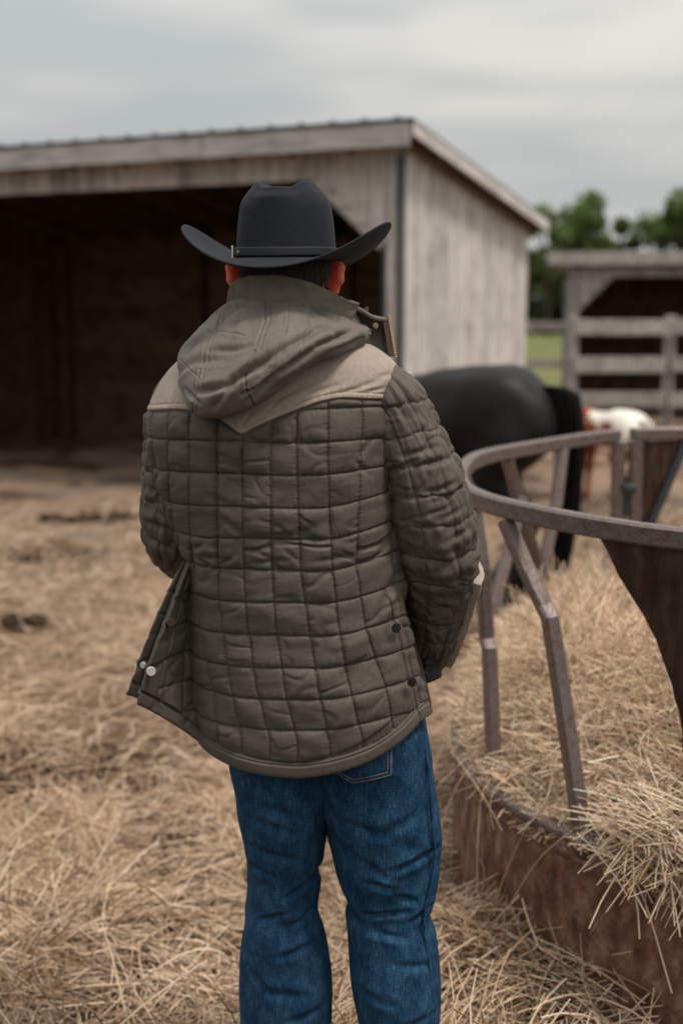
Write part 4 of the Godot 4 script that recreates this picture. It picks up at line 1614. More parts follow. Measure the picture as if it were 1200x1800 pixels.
func make_torso(parent: Node) -> void:
	var al := PackedFloat32Array()
	for i in 621:
		al.append(lerpf(-1.95, 1.95, i / 620.0))
	for i in range(1, 60):
		al.append(lerpf(1.95, TAU - 1.95, i / 60.0))
	al.append(TAU - 1.95)
	var nu := al.size()
	var nv := 560
	var p := torso_grid(al, nv, false, 1.63)
	var nn := grid_normals(p, nu, nv, true)
	var uv := PackedVector2Array()
	uv.resize(p.size())
	# crossing folds: a crumpled belt at the waist, pulls towards the right armhole
	var folds := [
		[-0.268, 1.224, -0.19, 1.220, 0.006, 0.0045], [-0.16, 1.216, -0.09, 1.222, 0.006, 0.005], [-0.05, 1.219, 0.03, 1.226, 0.006, 0.0045],
		[-0.15, 1.238, -0.12, 1.225, 0.005, 0.004], [-0.10, 1.243, -0.07, 1.216, 0.005, 0.003], [0.0, 1.235, 0.02, 1.222, 0.005, 0.004],
		[-0.21, 1.30, -0.165, 1.262, 0.007, 0.004], [-0.16, 1.262, -0.06, 1.268, 0.006, 0.003],
		[0.06, 1.12, 0.10, 1.19, 0.010, 0.008], [0.075, 1.07, 0.10, 1.16, 0.008, 0.006], [0.035, 1.40, 0.055, 1.43, 0.006, 0.005],
		[-0.30, 1.44, -0.27, 1.47, 0.006, 0.003], [0.02, 1.395, 0.05, 1.362, 0.006, 0.004], [-0.23, 1.335, -0.19, 1.318, 0.007, 0.003],
		[-0.28, 1.42, -0.06, 1.31, 0.028, 0.006], [0.05, 1.39, -0.10, 1.21, 0.026, 0.006], [-0.25, 1.11, 0.04, 1.02, 0.03, 0.006], [0.10, 1.12, -0.04, 0.95, 0.026, 0.007], [-0.24, 1.0, -0.14, 0.89, 0.026, 0.006], [-0.20, 1.40, -0.17, 1.26, 0.02, 0.005]]
	var q := PackedVector3Array()
	q.resize(p.size())
	var arc := 0.0
	for j in nv:
		arc = 0.0
		for i in nu:
			var k := j * nu + i
			var a := al[i]
			var b := p[k]
			if i > 0:
				arc += b.distance_to(p[k - 1])
			uv[k] = Vector2(arc, b.y)
			if b.y > 1.52 or b.y > tab(YOKE, b.x) + 0.006:
				q[k] = b
				continue
			# place across, unrolled past the sides
			var x := b.x
			if absf(a) > 1.2 and a < 3.2:
				x += signf(a) * (absf(a) - 1.2) * 0.15
			elif a >= 3.2:
				x = -0.3 + (a - TAU + 1.2) * 0.15
			# columns
			var r := 0
			while r < 4 and COL_Y[r + 1] < b.y:
				r += 1
			var ty := clampf((b.y - COL_Y[r]) / (COL_Y[r + 1] - COL_Y[r]), 0.0, 1.0)
			var fu := 0.0
			var su := 0.05
			var cid := 0
			var c0: float = lerpf(COLS[r][0], COLS[r + 1][0], ty)
			if x < c0:
				fu = (c0 - x) / 0.045
				cid = -1 - int(fu)
				fu -= floorf(fu)
			else:
				var prev := c0
				var hit := false
				for c in range(1, 10):
					var nx: float = lerpf(COLS[r][c], COLS[r + 1][c], ty)
					if x < nx:
						su = nx - prev
						fu = (x - prev) / su
						cid = c
						hit = true
						break
					prev = nx
				if not hit:
					fu = (x - prev) / 0.055
					cid = 10 + int(fu)
					fu -= floorf(fu)
			# rows, lifted towards the right side
			var y := b.y - 0.020 * smoothstep(-0.04, 0.11, x) * smoothstep(1.42, 1.30, b.y) - 0.004 * sin(x * 21.0 + b.y * 9.0) * 0.4
			var hem := b.y - p[i].y
			var dd := 0.0
			if hem < 0.03:
				# the plain hem: a soft roll under a double seam
				var hk := hem / 0.03
				dd = 0.006 * sqrt(maxf(0.0, 1.0 - pow(2.0 * hk - 1.0, 4.0))) - 0.003 * exp(-pow((hem - 0.024) / 0.0016, 2.0)) - 0.004 * exp(-pow((hem - 0.03) / 0.002, 2.0))
			else:
				var w := 0
				while w < 12 and ROWS[w + 1] < y:
					w += 1
				w = maxi(w, 1)
				var sv: float = ROWS[w + 1] - ROWS[w]
				var fv: float = clampf((y - ROWS[w]) / sv, 0.0, 1.0)
				if w <= 1:
					sv = ROWS[2] - (p[i].y + 0.03)
					fv = clampf((y - p[i].y - 0.03) / maxf(sv, 0.01), 0.0, 1.0)
				var seed_k := cells.get_noise_2d(cid * 17.3, w * 29.1)
				dd = puff(fu, fv, su, sv, 1.0, seed_k * 2.0)
				# gathered little puckers beside the stitching
				var dv := minf(fv, 1.0 - fv) * sv
				var du := minf(fu, 1.0 - fu) * su
				dd += 0.0011 * pucker.get_noise_2d(x * 120.0, y * 30.0) * exp(-dv / 0.008)
				dd += 0.0010 * pucker.get_noise_2d(x * 30.0, y * 150.0 + 40.0) * exp(-du / 0.007)
				# creases inside the squares
				var cr := 1.0 - absf(crumple.get_noise_3d(x * 15.0, y * 24.0, seed_k * 3.0))
				var belt := exp(-pow((y - 1.228) / 0.03, 2.0)) + 0.45
				dd -= 0.0048 * smoothstep(0.78, 1.0, cr) * belt * (0.6 + seed_k)
				dd += 0.0036 * fold_n.get_noise_2d(x * 9.0, y * 14.0)
			dd *= smoothstep(0.0, 0.014, tab(YOKE, b.x) + 0.004 - b.y)
			if a > -1.6 and a < 1.6:
				dd += crease(folds, b.x, b.y)
				# one seam drawn in deep down the left of the spine
				var sp: float = lerpf(COLS[r][3], COLS[r + 1][3], ty)
				dd -= 0.004 * exp(-pow((b.x - sp + 0.0) / 0.006, 2.0)) * smoothstep(1.16, 1.28, b.y)
			# the side vent: the back panel ends in a straight edge over the front panel
			if a > 0.3 and a < 2.2 and b.y < 1.16:
				var vx := lerpf(0.160, 0.098, clampf((b.y - 0.93) / 0.22, 0.0, 1.0))
				var vz := b.x - vx
				dd -= 0.020 * smoothstep(0.0, 0.003, vz) * smoothstep(1.16, 1.10, b.y)
				dd -= 0.004 * exp(-pow((vz + 0.022) / 0.0018, 2.0))
			q[k] = b + nn[k] * dd
	# broad sway of the cloth
	for k in q.size():
		var b := q[k]
		q[k] = b + nn[k] * sway(b)
	add_mesh("back_and_front", grid_mesh(q, nu, nv, uv, true), M["jacket"], parent)
	# inside of the jacket: a plain dark lining a little within the shell
	var lp := PackedVector3Array()
	var luv := PackedVector2Array()
	for j in range(0, nv, 10):
		for i in range(0, nu, 4):
			var k := j * nu + i
			lp.append(p[k] - nn[k] * 0.008)
			luv.append(uv[k])
	add_mesh("lining", grid_mesh(lp, (nu + 3) / 4, nv / 10, luv, false), M["lining"], parent)


func make_yoke(parent: Node) -> void:
	var al := PackedFloat32Array()
	for i in 300:
		al.append(lerpf(-2.0, 2.0, i / 299.0))
	var nv := 130
	var p := torso_grid(al, nv, true, 1.625)
	var nu := al.size()
	var nn := grid_normals(p, nu, nv, false)
	var uv := PackedVector2Array()
	var q := PackedVector3Array()
	var pulls := [
		[0.075, 1.512, 0.03, 1.503, 0.004, 0.004], [0.065, 1.525, 0.01, 1.508, 0.005, 0.003], [0.03, 1.512, -0.02, 1.502, 0.004, 0.004], [-0.01, 1.518, -0.06, 1.502, 0.005, 0.0045],
		[-0.03, 1.53, -0.10, 1.502, 0.006, 0.0045], [-0.08, 1.51, -0.13, 1.485, 0.005, 0.004], [-0.10, 1.50, -0.13, 1.47, 0.004, 0.003], [-0.15, 1.475, -0.17, 1.45, 0.004, 0.003], [-0.19, 1.475, -0.18, 1.455, 0.004, 0.003],
		[-0.27, 1.49, -0.25, 1.478, 0.004, 0.003], [-0.25, 1.50, -0.243, 1.478, 0.004, 0.003], [0.09, 1.535, 0.06, 1.53, 0.005, 0.003]]
	for j in nv:
		for i in nu:
			var b := p[j * nu + i]
			var up := b.y - p[i].y
			var dd := 0.0062 + sway(b) + 0.0025 * fold_n.get_noise_2d(b.x * 7.0 + 8.0, b.y * 9.0)
			dd += 0.0005 * crumple.get_noise_2d(b.x * 14.0, b.y * 14.0)
			if absf(al[i]) < 1.5:
				dd += crease(pulls, b.x, b.y) * smoothstep(0.006, 0.016, up)
			# turned edge, a row of stitching 9 mm above it
			dd -= 0.0013 * exp(-pow((up - 0.010) / 0.0016, 2.0))
			dd += 0.0008 * exp(-pow((up - 0.005) / 0.004, 2.0))
			dd += 0.0012 * pucker.get_noise_2d(b.x * 110.0, up * 40.0) * exp(-absf(up - 0.011) / 0.008)
			if j == 0:
				dd -= 0.008
			elif j == 1:
				dd -= 0.002
			# fades into the shoulder seam near the top
			q.append(b + nn[j * nu + i] * dd)
			uv.append(Vector2(al[i] * 0.2, b.y))
	add_mesh("yoke", grid_mesh(q, nu, nv, uv), M["yoke"], parent)


func make_sleeve(parent: Node, spine: Array, radii: Array, folds: Array, sd: int, elbow: float) -> Array:
	var nv := 330
	var nu := 201
	var pts := curve_points(spine, nv)
	var p := PackedVector3Array()
	var uv := PackedVector2Array()
	var along := 0.0
	var x := Vector3(1, 0, 0)
	var ln := 0.0
	for i in range(1, nv):
		ln += pts[i].distance_to(pts[i - 1])
	var info := []
	for j in nv:
		var t := (pts[mini(j + 1, nv - 1)] - pts[maxi(j - 1, 0)]).normalized()
		x = (x - t * x.dot(t)).normalized()
		var z := t.cross(x)
		if j > 0:
			along += pts[j].distance_to(pts[j - 1])
		var k := along / ln
		var rad := curve(radii, k).x
		var around := TAU * 0.07
		for i in nu:
			var a := TAU * i / (nu - 1)
			# rows along the arm, columns round it
			var sv := 0.050
			var y := along + 0.006 * sin(a * 2.0 + sd) + 0.004 * fold_n.get_noise_2d(a * 2.0, along * 8.0 + sd)
			var fv := fposmod(y / sv, 1.0)
			var wv := int(floor(y / sv))
			var cu := a / TAU * 8.0 + 0.25 + 0.10 * sin(along * 9.0)
			var fu := fposmod(cu, 1.0)
			var wu := posmod(int(floor(cu)), 8)
			var kk := cells.get_noise_2d(wu * 23.0 + sd, wv * 31.0)
			var dd := puff(fu, fv, around / 8.0, sv, 0.82, kk * 2.0)
			dd += 0.0010 * pucker.get_noise_2d(a * 9.0, along * 30.0) * exp(-minf(fv, 1.0 - fv) * sv / 0.008)
			var cr := 1.0 - absf(crumple.get_noise_3d(a * 1.0, along * 26.0, sd + kk))
			dd -= 0.0026 * smoothstep(0.78, 1.0, cr)
			# cloth bunches where the arm bends
			var e := exp(-pow((k - elbow) / 0.17, 2.0))
			dd += e * 0.0030 * sin(along * 165.0 + 2.4 * sin(a + sd) + 3.0 * fold_n.get_noise_2d(a * 1.6, along * 6.0)) * (0.55 + 0.45 * cos(a - 1.0))
			dd += 0.004 * fold_n.get_noise_2d(cos(a) * 2.5 + sd, along * 9.0 + sin(a))
			dd *= 0.15 + 0.85 * smoothstep(0.045, 0.10, along)
			var o := x * cos(a) + z * sin(a)
			var pos := pts[j] + o * (rad + dd)
			if folds.size() and o.z > -0.25:
				pos += o * crease(folds, pos.x, pos.y)
			p.append(pos)
			uv.append(Vector2(a * 0.075, along))
		info.append([pts[j], x, z, rad])
	add_mesh("sleeve", grid_mesh(p, nu, nv, uv, true), M["jacket"], parent)
	return info


func make_hood(parent: Node) -> void:
	var top := [Vector3(-0.256, 1.605, 0.02), Vector3(-0.223, 1.640, 0.04), Vector3(-0.182, 1.664, 0.06), Vector3(-0.138, 1.672, 0.085), Vector3(-0.078, 1.667, 0.085), Vector3(-0.029, 1.648, 0.06), Vector3(0.022, 1.620, 0.03), Vector3(0.053, 1.608, 0.0)]
	var mid := [Vector3(-0.281, 1.579, 0.04), Vector3(-0.243, 1.556, 0.145), Vector3(-0.205, 1.550, 0.195), Vector3(-0.162, 1.560, 0.212), Vector3(-0.098, 1.586, 0.20), Vector3(-0.042, 1.604, 0.165), Vector3(0.012, 1.609, 0.10), Vector3(0.050, 1.608, 0.02)]
	var bot := [Vector3(-0.285, 1.552, 0.06), Vector3(-0.271, 1.508, 0.13), Vector3(-0.234, 1.478, 0.185), Vector3(-0.186, 1.478, 0.205), Vector3(-0.121, 1.508, 0.195), Vector3(-0.056, 1.548, 0.17), Vector3(0.0, 1.580, 0.12), Vector3(0.048, 1.602, 0.03)]
	var nu := 280
	var nv := 250
	var folds := [
		# stitched seams
		[-0.207, 1.640, -0.236, 1.549, 0.0022, 0.0032], [-0.236, 1.549, -0.243, 1.480, 0.0022, 0.0032],
		[-0.200, 1.640, -0.229, 1.549, 0.0018, 0.0022], [-0.229, 1.549, -0.236, 1.480, 0.0018, 0.0022],
		[-0.128, 1.665, -0.126, 1.633, 0.0022, 0.0032], [-0.126, 1.633, -0.141, 1.582, 0.0022, 0.0032], [-0.141, 1.582, -0.158, 1.549, 0.0022, 0.003], [-0.158, 1.549, -0.153, 1.517, 0.0022, 0.003], [-0.153, 1.517, -0.142, 1.485, 0.0022, 0.003],
		[-0.120, 1.665, -0.118, 1.633, 0.0018, 0.0022], [-0.118, 1.633, -0.133, 1.582, 0.0018, 0.0022],
		[-0.087, 1.66, -0.09, 1.61, 0.0016, 0.0016], [-0.09, 1.61, -0.115, 1.55, 0.0016, 0.0016], [-0.05, 1.65, -0.06, 1.60, 0.0016, 0.0016], [-0.06, 1.60, -0.075, 1.56, 0.0016, 0.0016],
		[-0.275, 1.56, -0.235, 1.535, 0.0016, 0.0016], [-0.23, 1.61, -0.16, 1.605, 0.0018, 0.0018],
		# the seam to the collar
		[-0.215, 1.640, -0.178, 1.655, 0.004, 0.006], [-0.178, 1.655, -0.131, 1.660, 0.004, 0.006], [-0.131, 1.660, -0.053, 1.654, 0.004, 0.007], [-0.053, 1.654, -0.010, 1.628, 0.005, 0.008],
		# folds running from the right shoulder down to the left lobe
		[-0.218, 1.577, -0.148, 1.590, 0.005, 0.006], [-0.242, 1.512, -0.181, 1.528, 0.008, 0.012], [-0.181, 1.528, -0.142, 1.562, 0.007, 0.010],
		[-0.205, 1.490, -0.176, 1.535, 0.007, 0.009], [-0.176, 1.535, -0.096, 1.582, 0.008, 0.010], [-0.096, 1.582, -0.030, 1.618, 0.007, 0.009],
		[-0.150, 1.500, -0.097, 1.546, 0.006, 0.007], [-0.097, 1.546, -0.038, 1.587, 0.007, 0.009], [-0.038, 1.587, 0.02, 1.610, 0.006, 0.009],
		[-0.079, 1.530, -0.019, 1.573, 0.005, 0.007], [-0.019, 1.573, 0.03, 1.597, 0.005, 0.008],
		[-0.06, 1.628, -0.005, 1.603, 0.005, 0.006], [-0.262, 1.515, -0.232, 1.495, 0.004, 0.006], [-0.25, 1.595, -0.262, 1.57, 0.004, 0.005], [-0.19, 1.60, -0.165, 1.635, 0.006, 0.005], [-0.16, 1.51, -0.12, 1.525, 0.004, 0.005]]
	var p := PackedVector3Array()
	var uv := PackedVector2Array()
	for j in nv:
		var v := lerpf(-0.42, 1.12, j / float(nv - 1))       # below 0 it rolls under, above 1 it tucks into the collar
		for i in nu:
			var u := i / float(nu - 1)
			var a := curve(bot, u)
			var b := curve(mid, u)
			var c := curve(top, u)
			var pos: Vector3
			if v < 0.0:
				var k := -v / 0.42
				var env := smoothstep(0.0, 0.3, u)
				pos = a + Vector3(0.05 * (1.0 - env) * k, -0.010 * env * sin(PI * minf(k * 1.6, 1.0)) + lerpf(-0.03, 0.05, env) * k * k, -0.085 * k)
				pos.z = maxf(pos.z, -0.02)
			elif v <= 1.0:
				# bulging between hem and collar
				var l := (1.0 - v) * (1.0 - 2.0 * v)
				pos = a * ((1.0 - v) * (1.0 - 2.0 * v)) + b * (4.0 * v * (1.0 - v)) + c * (v * (2.0 * v - 1.0))
			else:
				pos = c + Vector3(0, -0.03 * (v - 1.0) / 0.12, -0.02 * (v - 1.0) / 0.12)
			p.append(pos)
			uv.append(Vector2(u * 0.4, v * 0.2))
	var nn := grid_normals(p, nu, nv, false)
	var q := PackedVector3Array()
	for k in p.size():
		var b := p[k]
		var n := nn[k]
		var dd := 0.0
		var rim := smoothstep(0.0, 0.05, (k % nu) / float(nu)) * smoothstep(1.0, 0.95, (k % nu) / float(nu))
		if n.z > -0.3:
			dd += 1.35 * crease(folds, b.x, b.y) * clampf(n.z * 2.0 + 0.8, 0.0, 1.0)
		# wrinkles drawn along the same slant
		var s := b.x * 0.83 + b.y * 0.56
		var t := -b.x * 0.56 + b.y * 0.83
		var cr := 1.0 - absf(crumple.get_noise_2d(s * 6.0, t * 17.0))
		dd -= 0.0040 * smoothstep(0.72, 1.0, cr)
		dd += 0.008 * fold_n.get_noise_3d(s * 5.0, t * 15.0, b.z * 6.0)
		dd += 0.0003 * pucker.get_noise_2d(b.x * 70.0, b.y * 70.0)
		q.append(b + n * dd * rim)
	add_mesh("hood", grid_mesh(q, nu, nv, uv), M["hood"], parent)


func make_collar(parent: Node) -> void:
	# stand-up fleece collar behind the neck; it opens to the right
	var nu := 120
	var nv := 40
	var p := PackedVector3Array()
	var uv := PackedVector2Array()
	var toph := [[-2.3, 1.600], [-1.6, 1.655], [-1.1, 1.690], [-0.5, 1.703], [0.0, 1.702], [0.5, 1.690], [0.9, 1.674], [1.3, 1.662], [1.6, 1.655], [2.2, 1.61]]
	for j in nv:
		var k := j / float(nv - 1)
		for i in nu:
			var a := lerpf(-2.2, 2.15, i / float(nu - 1))
			var y := lerpf(1.57, tab(toph, a), k)
			var flare := 0.010 * k * k + 0.020 * smoothstep(0.7, 1.7, a) * (0.4 + 0.6 * k)
			var rx := 0.094 + flare
			var rz := 0.094 + flare * 0.5
			var w := 0.004 * fold_n.get_noise_2d(a * 3.0 + 4.0, k * 3.0) + 0.005 * sin(a * 5.0) * smoothstep(0.6, 1.4, a) * k
			p.append(Vector3(-0.097 + sin(a) * (rx + w), y - 0.003 * sin(a * 6.0) * smoothstep(0.6, 1.3, a) * k, 0.003 + cos(a) * (rz + w)))
			uv.append(Vector2(a * 0.1, y))
	add_mesh("collar", thick_mesh(p, nu, nv, uv, 0.009), M["fleece"], parent)
	# the open front edge at the right: lining, zip tape with its teeth, a snap stud, a cord lock
	p = PackedVector3Array()
	uv = PackedVector2Array()
	for j in 20:
		var v := j / 19.0
		for i in 20:
			var u := i / 19.0
			var a := Vector3(0.012, 1.600, 0.0).lerp(Vector3(0.086, 1.560, -0.035), u)
			var b := Vector3(0.020, 1.650, -0.01).lerp(Vector3(0.079, 1.626, -0.04), u)
			var q := a.lerp(b, v)
			q.z += 0.008 * sin(u * PI) - 0.006 * sin(v * 4.0)
			p.append(q)
			uv.append(Vector2(u * 0.08, v * 0.06))
	add_mesh("front_flap", thick_mesh(p, 20, 20, uv, 0.008), M["lining"], parent)
	var b := Build.new()
	b.tube(curve_points([Vector3(0.008, 1.652, 0.02), Vector3(0.03, 1.646, 0.0), Vector3(0.055, 1.632, -0.02), Vector3(0.08, 1.627, -0.036)], 14), PackedFloat32Array([0.006, 0.0065, 0.006, 0.005]), 8)
	add_mesh("flap_binding", b.mesh(), M["hood"], parent)
	b = Build.new()
	b.bar(curve_points([Vector3(0.078, 1.632, -0.036), Vector3(0.084, 1.60, -0.033), Vector3(0.091, 1.562, -0.03)], 10), 0.011, 0.005, Vector3.BACK)
	add_mesh("zip_tape", b.mesh(), M["snap_brown"], parent)
	b = Build.new()
	for i in 22:
		var k := i / 21.0
		b.box(Vector3(0.086, 1.632, -0.033).lerp(Vector3(0.098, 1.562, -0.027), k), Vector3(0.0062, 0.0018, 0.004), Basis(Vector3.BACK, -0.15), 0.0005)
	add_mesh("zip_teeth", b.mesh(), M["brass"], parent)
	b = Build.new()
	b.disc(Vector3(0.060, 1.617, -0.012), 0.0058, 0.004, Vector3(0.2, 0.1, 1))
	b.disc(Vector3(0.060, 1.617, -0.0085), 0.0032, 0.002, Vector3(0.2, 0.1, 1))
	add_mesh("snap_stud", b.mesh(), M["brass"], parent)
	b = Build.new()
	b.box(Vector3(0.045, 1.600, 0.012), Vector3(0.011, 0.017, 0.009), Basis(Vector3.BACK, -0.5), 0.003)
	b.tube(PackedVector3Array([Vector3(0.049, 1.607, 0.012), Vector3(0.052, 1.612, 0.012)]), PackedFloat32Array([0.0035]), 10)
	add_mesh("cord_lock", b.mesh(), M["cord_plastic"], parent)
	b = Build.new()
	b.tube(curve_points([Vector3(0.02, 1.604, 0.03), Vector3(0.035, 1.606, 0.025), Vector3(0.045, 1.600, 0.014), Vector3(0.046, 1.585, 0.016), Vector3(0.040, 1.575, 0.02)], 14), PackedFloat32Array([0.0016]), 6)
	add_mesh("cord", b.mesh(), M["stitch"], parent)


func sheet(parent: Node, called: String, left: Array, right: Array, nu: int, nv: int, bow: float, cols: int, mat: String, plain_from: float, thick := 0.007) -> void:
	# a quilted flap between two upright curves, from its hem up
	var p := PackedVector3Array()
	var uv := PackedVector2Array()
	for j in nv:
		var v := j / float(nv - 1)
		var a := curve(left, v)
		var b := curve(right, v)
		for i in nu:
			var u := i / float(nu - 1)
			p.append(a.lerp(b, u) + Vector3(0, 0, bow * sin(PI * u)))
			uv.append(Vector2(u * a.distance_to(b), v * 0.3))
	var nn := grid_normals(p, nu, nv, false)
	var q := PackedVector3Array()
	for j in nv:
		for i in nu:
			var k := j * nu + i
			var u := i / float(nu - 1)
			var b := p[k]
			var up := b.y - p[i].y
			var dd := 0.0
			if up < 0.026:
				dd = 0.005 * sqrt(maxf(0.0, 1.0 - pow(up / 0.013 - 1.0, 4.0))) - 0.003 * exp(-pow((up - 0.024) / 0.0018, 2.0))
			else:
				var w := 0
				while w < 12 and ROWS[w + 1] < b.y:
					w += 1
				var sv: float = ROWS[w + 1] - ROWS[w]
				var fu := fposmod(u * cols, 1.0)
				if u < plain_from:
					# the plain placket along the edge
					dd = 0.006 - 0.004 * exp(-pow((u - plain_from) * 40.0, 2.0))
				else:
					dd = puff(fu, clampf((b.y - ROWS[w]) / sv, 0.0, 1.0), 0.05, sv, 1.0, cells.get_noise_2d(w * 11.0, floor(u * cols) * 7.0) * 2.0)
			dd += 0.004 * fold_n.get_noise_2d(b.x * 6.0, b.y * 5.0) - 0.003 * smoothstep(0.78, 1.0, 1.0 - absf(crumple.get_noise_2d(b.x * 20.0, b.y * 20.0)))
			q.append(b + nn[k] * dd)
	add_mesh(called, thick_mesh(q, nu, nv, uv, thick), M[mat], parent)


func snap(parent: Node, at: Vector3, r: float, mat: String, facing: Vector3) -> void:
	var b := Build.new()
	b.disc(at, r, 0.0022, facing)
	add_mesh("snap_button", b.mesh(), M[mat], parent)


func make_hat(person: Node, off: Vector3) -> void:
	var cx := -0.097
	var nu := 181
	var side := [[1.728, 0.0885], [1.75, 0.0862], [1.79, 0.0828], [1.815, 0.0795], [1.826, 0.0765], [1.838, 0.0685], [1.850, 0.0585], [1.860, 0.0495]]
	var p := PackedVector3Array()
	var uv := PackedVector2Array()
	var rows := 60
	var inner := 26
	var bumpy := noisy(61, 9.0, 2)
	for j in rows + inner:
		for i in nu:
			var a := TAU * i / (nu - 1)
			var sx := sin(a)
			var cz := cos(a)
			var rim := 1.850 + 0.0135 * smoothstep(0.5, 0.97, absf(sx))
			if j < rows:
				var k := j / float(rows - 1)
				var y := lerpf(1.728, 1.860, k)
				var rx := tab(side, y)
				var deep := lerpf(0.112, 0.094, k) - 0.012 * smoothstep(0.85, 1.0, k)
				var yy := lerpf(1.728, rim, k)
				p.append(Vector3(cx + sx * rx, yy, cz * deep) + Vector3(sx, 0, cz) * bumpy.get_noise_3d(sx, y * 8.0, cz) * 0.0004)
			else:
				var k := (j - rows + 1) / float(inner)
				var rx := lerpf(0.0475, 0.0, k)
				var deep := lerpf(0.080, 0.0, k)
				var round_top := 0.002 * sin(minf(k * 8.0, 1.0) * PI)
				var y := rim + round_top - 0.030 * pow(smoothstep(0.05, 0.95, k), 0.9)
				p.append(Vector3(cx + sx * rx, y, cz * deep))
			uv.append(Vector2(a * 0.09, p[p.size() - 1].y))
	var hat := add_mesh("hat", grid_mesh(p, nu, rows + inner, uv, true), M["felt"], person, off)
	hat.position += Vector3(cx, 0, 0) - Basis(Vector3.UP, -0.2) * Vector3(cx, 0, 0)
	hat.rotation.y = -0.2
	hat.set_meta("label", "black felt cowboy hat with a creased crown and upturned brim")
	# brim, rolled up at the sides and dipping behind and in front
	p = PackedVector3Array()
	uv = PackedVector2Array()
	var nt := 34
	for j in nt * 2 + 4:
		var under := j >= nt + 2
		var t := 0.0
		if j < nt:
			t = j / float(nt - 1)
		elif j < nt + 4:
			t = 1.0
		else:
			t = 1.0 - (j - nt - 4) / float(nt - 1)
		for i in nu:
			var a := TAU * i / (nu - 1)
			var sx := sin(a)
			var cz := cos(a)
			var out_x := 0.187
			var out_z := 0.160
			var f := pow(t, 0.92)
			var x := sx * lerpf(0.085, out_x, f)
			var z := cz * lerpf(0.108, out_z, f)
			var lift := 0.062 * pow(absf(sx), 2.2) * pow(t, 1.9) - 0.017 * cz * cz * pow(t, 1.1)
			# the roll pulls the sides in
			x -= signf(sx) * 0.004 * pow(absf(sx), 4.0) * t * t
			var y := 1.7335 + lift
			if under:
				y -= 0.0042
			if j == nt or j == nt + 3:
				x += sx * 0.0012
				z += cz * 0.0012
				y -= 0.001 if j == nt else -0.001
			if j == nt + 1 or j == nt + 2:
				x += sx * 0.0018
				z += cz * 0.0018
				y = 1.7335 + lift - (0.0016 if j == nt + 1 else 0.0028)
			p.append(Vector3(cx + x, y, z))
			uv.append(Vector2(a * 0.1, t * 0.1))
	add_mesh("brim", grid_mesh(p, nu, nt * 2 + 4, uv, true), M["felt"], hat)
	# band with a small buckle and tip
	p = PackedVector3Array()
	uv = PackedVector2Array()
	var prof := [[1.7375, 0.0], [1.7378, 0.0030], [1.740, 0.0036], [1.750, 0.0034], [1.7525, 0.0028], [1.753, 0.0]]
	for j in 6:
		for i in nu:
			var a := TAU * i / (nu - 1)
			var y: float = prof[j][0]
			var rx: float = tab(side, y) + prof[j][1] + 0.0008
			var k := (y - 1.728) / 0.132
			p.append(Vector3(cx + sin(a) * rx, y - 0.003 * cos(a) * cos(a), cos(a) * (lerpf(0.112, 0.094, k) + prof[j][1] + 0.0008)))
			uv.append(Vector2(a * 0.1, y))
	add_mesh("hat_band", grid_mesh(p, nu, 6, uv, true), M["felt_band"], hat)
	var b := Build.new()
	var fa := Basis(Vector3.UP, -1.30)
	for q in [[-0.0055, 0.0, 0.0025, 0.020], [0.0055, 0.0, 0.0025, 0.020]]:
		b.box(Vector3(cx - 0.0850, 1.7445, 0.0385) + fa * Vector3(q[0], q[1], 0.002), Vector3(q[2], q[3], 0.004), fa, 0.001)
	b.box(Vector3(cx - 0.0850, 1.754, 0.0385) + fa * Vector3(0, 0, 0.002), Vector3(0.0135, 0.0028, 0.004), fa, 0.001)
	b.box(Vector3(cx - 0.0850, 1.735, 0.0385) + fa * Vector3(0, 0, 0.002), Vector3(0.0135, 0.0028, 0.004), fa, 0.001)
	b.box(Vector3(cx - 0.0850, 1.7445, 0.0385) + fa * Vector3(0, 0, 0.0025), Vector3(0.012, 0.0022, 0.003), fa, 0.0008)
	add_mesh("buckle", b.mesh(), M["silver"], hat)
	b = Build.new()
	var tb := Basis(Vector3.UP, -0.937)
	var tc := Vector3(cx - 0.0650, 1.7415, 0.0795)
	b.box(tc + tb * Vector3(-0.004, 0, 0), Vector3(0.006, 0.0055, 0.003), tb, 0.0008)
	var e := [tb * Vector3(-0.001, 0.0055, 0.002), tb * Vector3(0.008, 0, 0.002), tb * Vector3(-0.001, -0.0055, 0.002), tb * Vector3(-0.001, 0.0055, -0.002), tb * Vector3(0.008, 0, -0.002), tb * Vector3(-0.001, -0.0055, -0.002)]
	b.tri(tc + e[0], tc + e[1], tc + e[2], tb * Vector3.BACK)
	b.quad(tc + e[0], tc + e[1], tc + e[4], tc + e[3], Vector3.UP)
	b.quad(tc + e[2], tc + e[1], tc + e[4], tc + e[5], Vector3.DOWN)
	b.quad(tc + e[0], tc + e[2], tc + e[5], tc + e[3], tb * Vector3.LEFT)
	add_mesh("band_tip", b.mesh(), M["silver"], hat)


# ---- jeans: left and right edge of each leg by height, then depth and its middle
const RIGHT_L := [[0.03, 0.035], [0.10, 0.034], [0.269, 0.031], [0.35, 0.022], [0.412, 0.014], [0.506, 0.006], [0.55, -0.002], [0.588, -0.011], [0.62, -0.017], [0.68, -0.03], [0.76, -0.05], [1.02, -0.07]]
const RIGHT_R := [[0.03, 0.178], [0.10, 0.180], [0.269, 0.188], [0.35, 0.190], [0.412, 0.189], [0.47, 0.184], [0.506, 0.174], [0.545, 0.184], [0.59, 0.190], [0.62, 0.191], [0.68, 0.190], [0.759, 0.182], [0.893, 0.158], [1.02, 0.14]]
const LEFT_L := [[0.03, -0.195], [0.10, -0.197], [0.269, -0.200], [0.40, -0.200], [0.46, -0.196], [0.53, -0.184], [0.56, -0.184], [0.645, -0.194], [0.68, -0.198], [0.736, -0.203], [0.815, -0.214], [0.92, -0.21], [1.02, -0.20]]
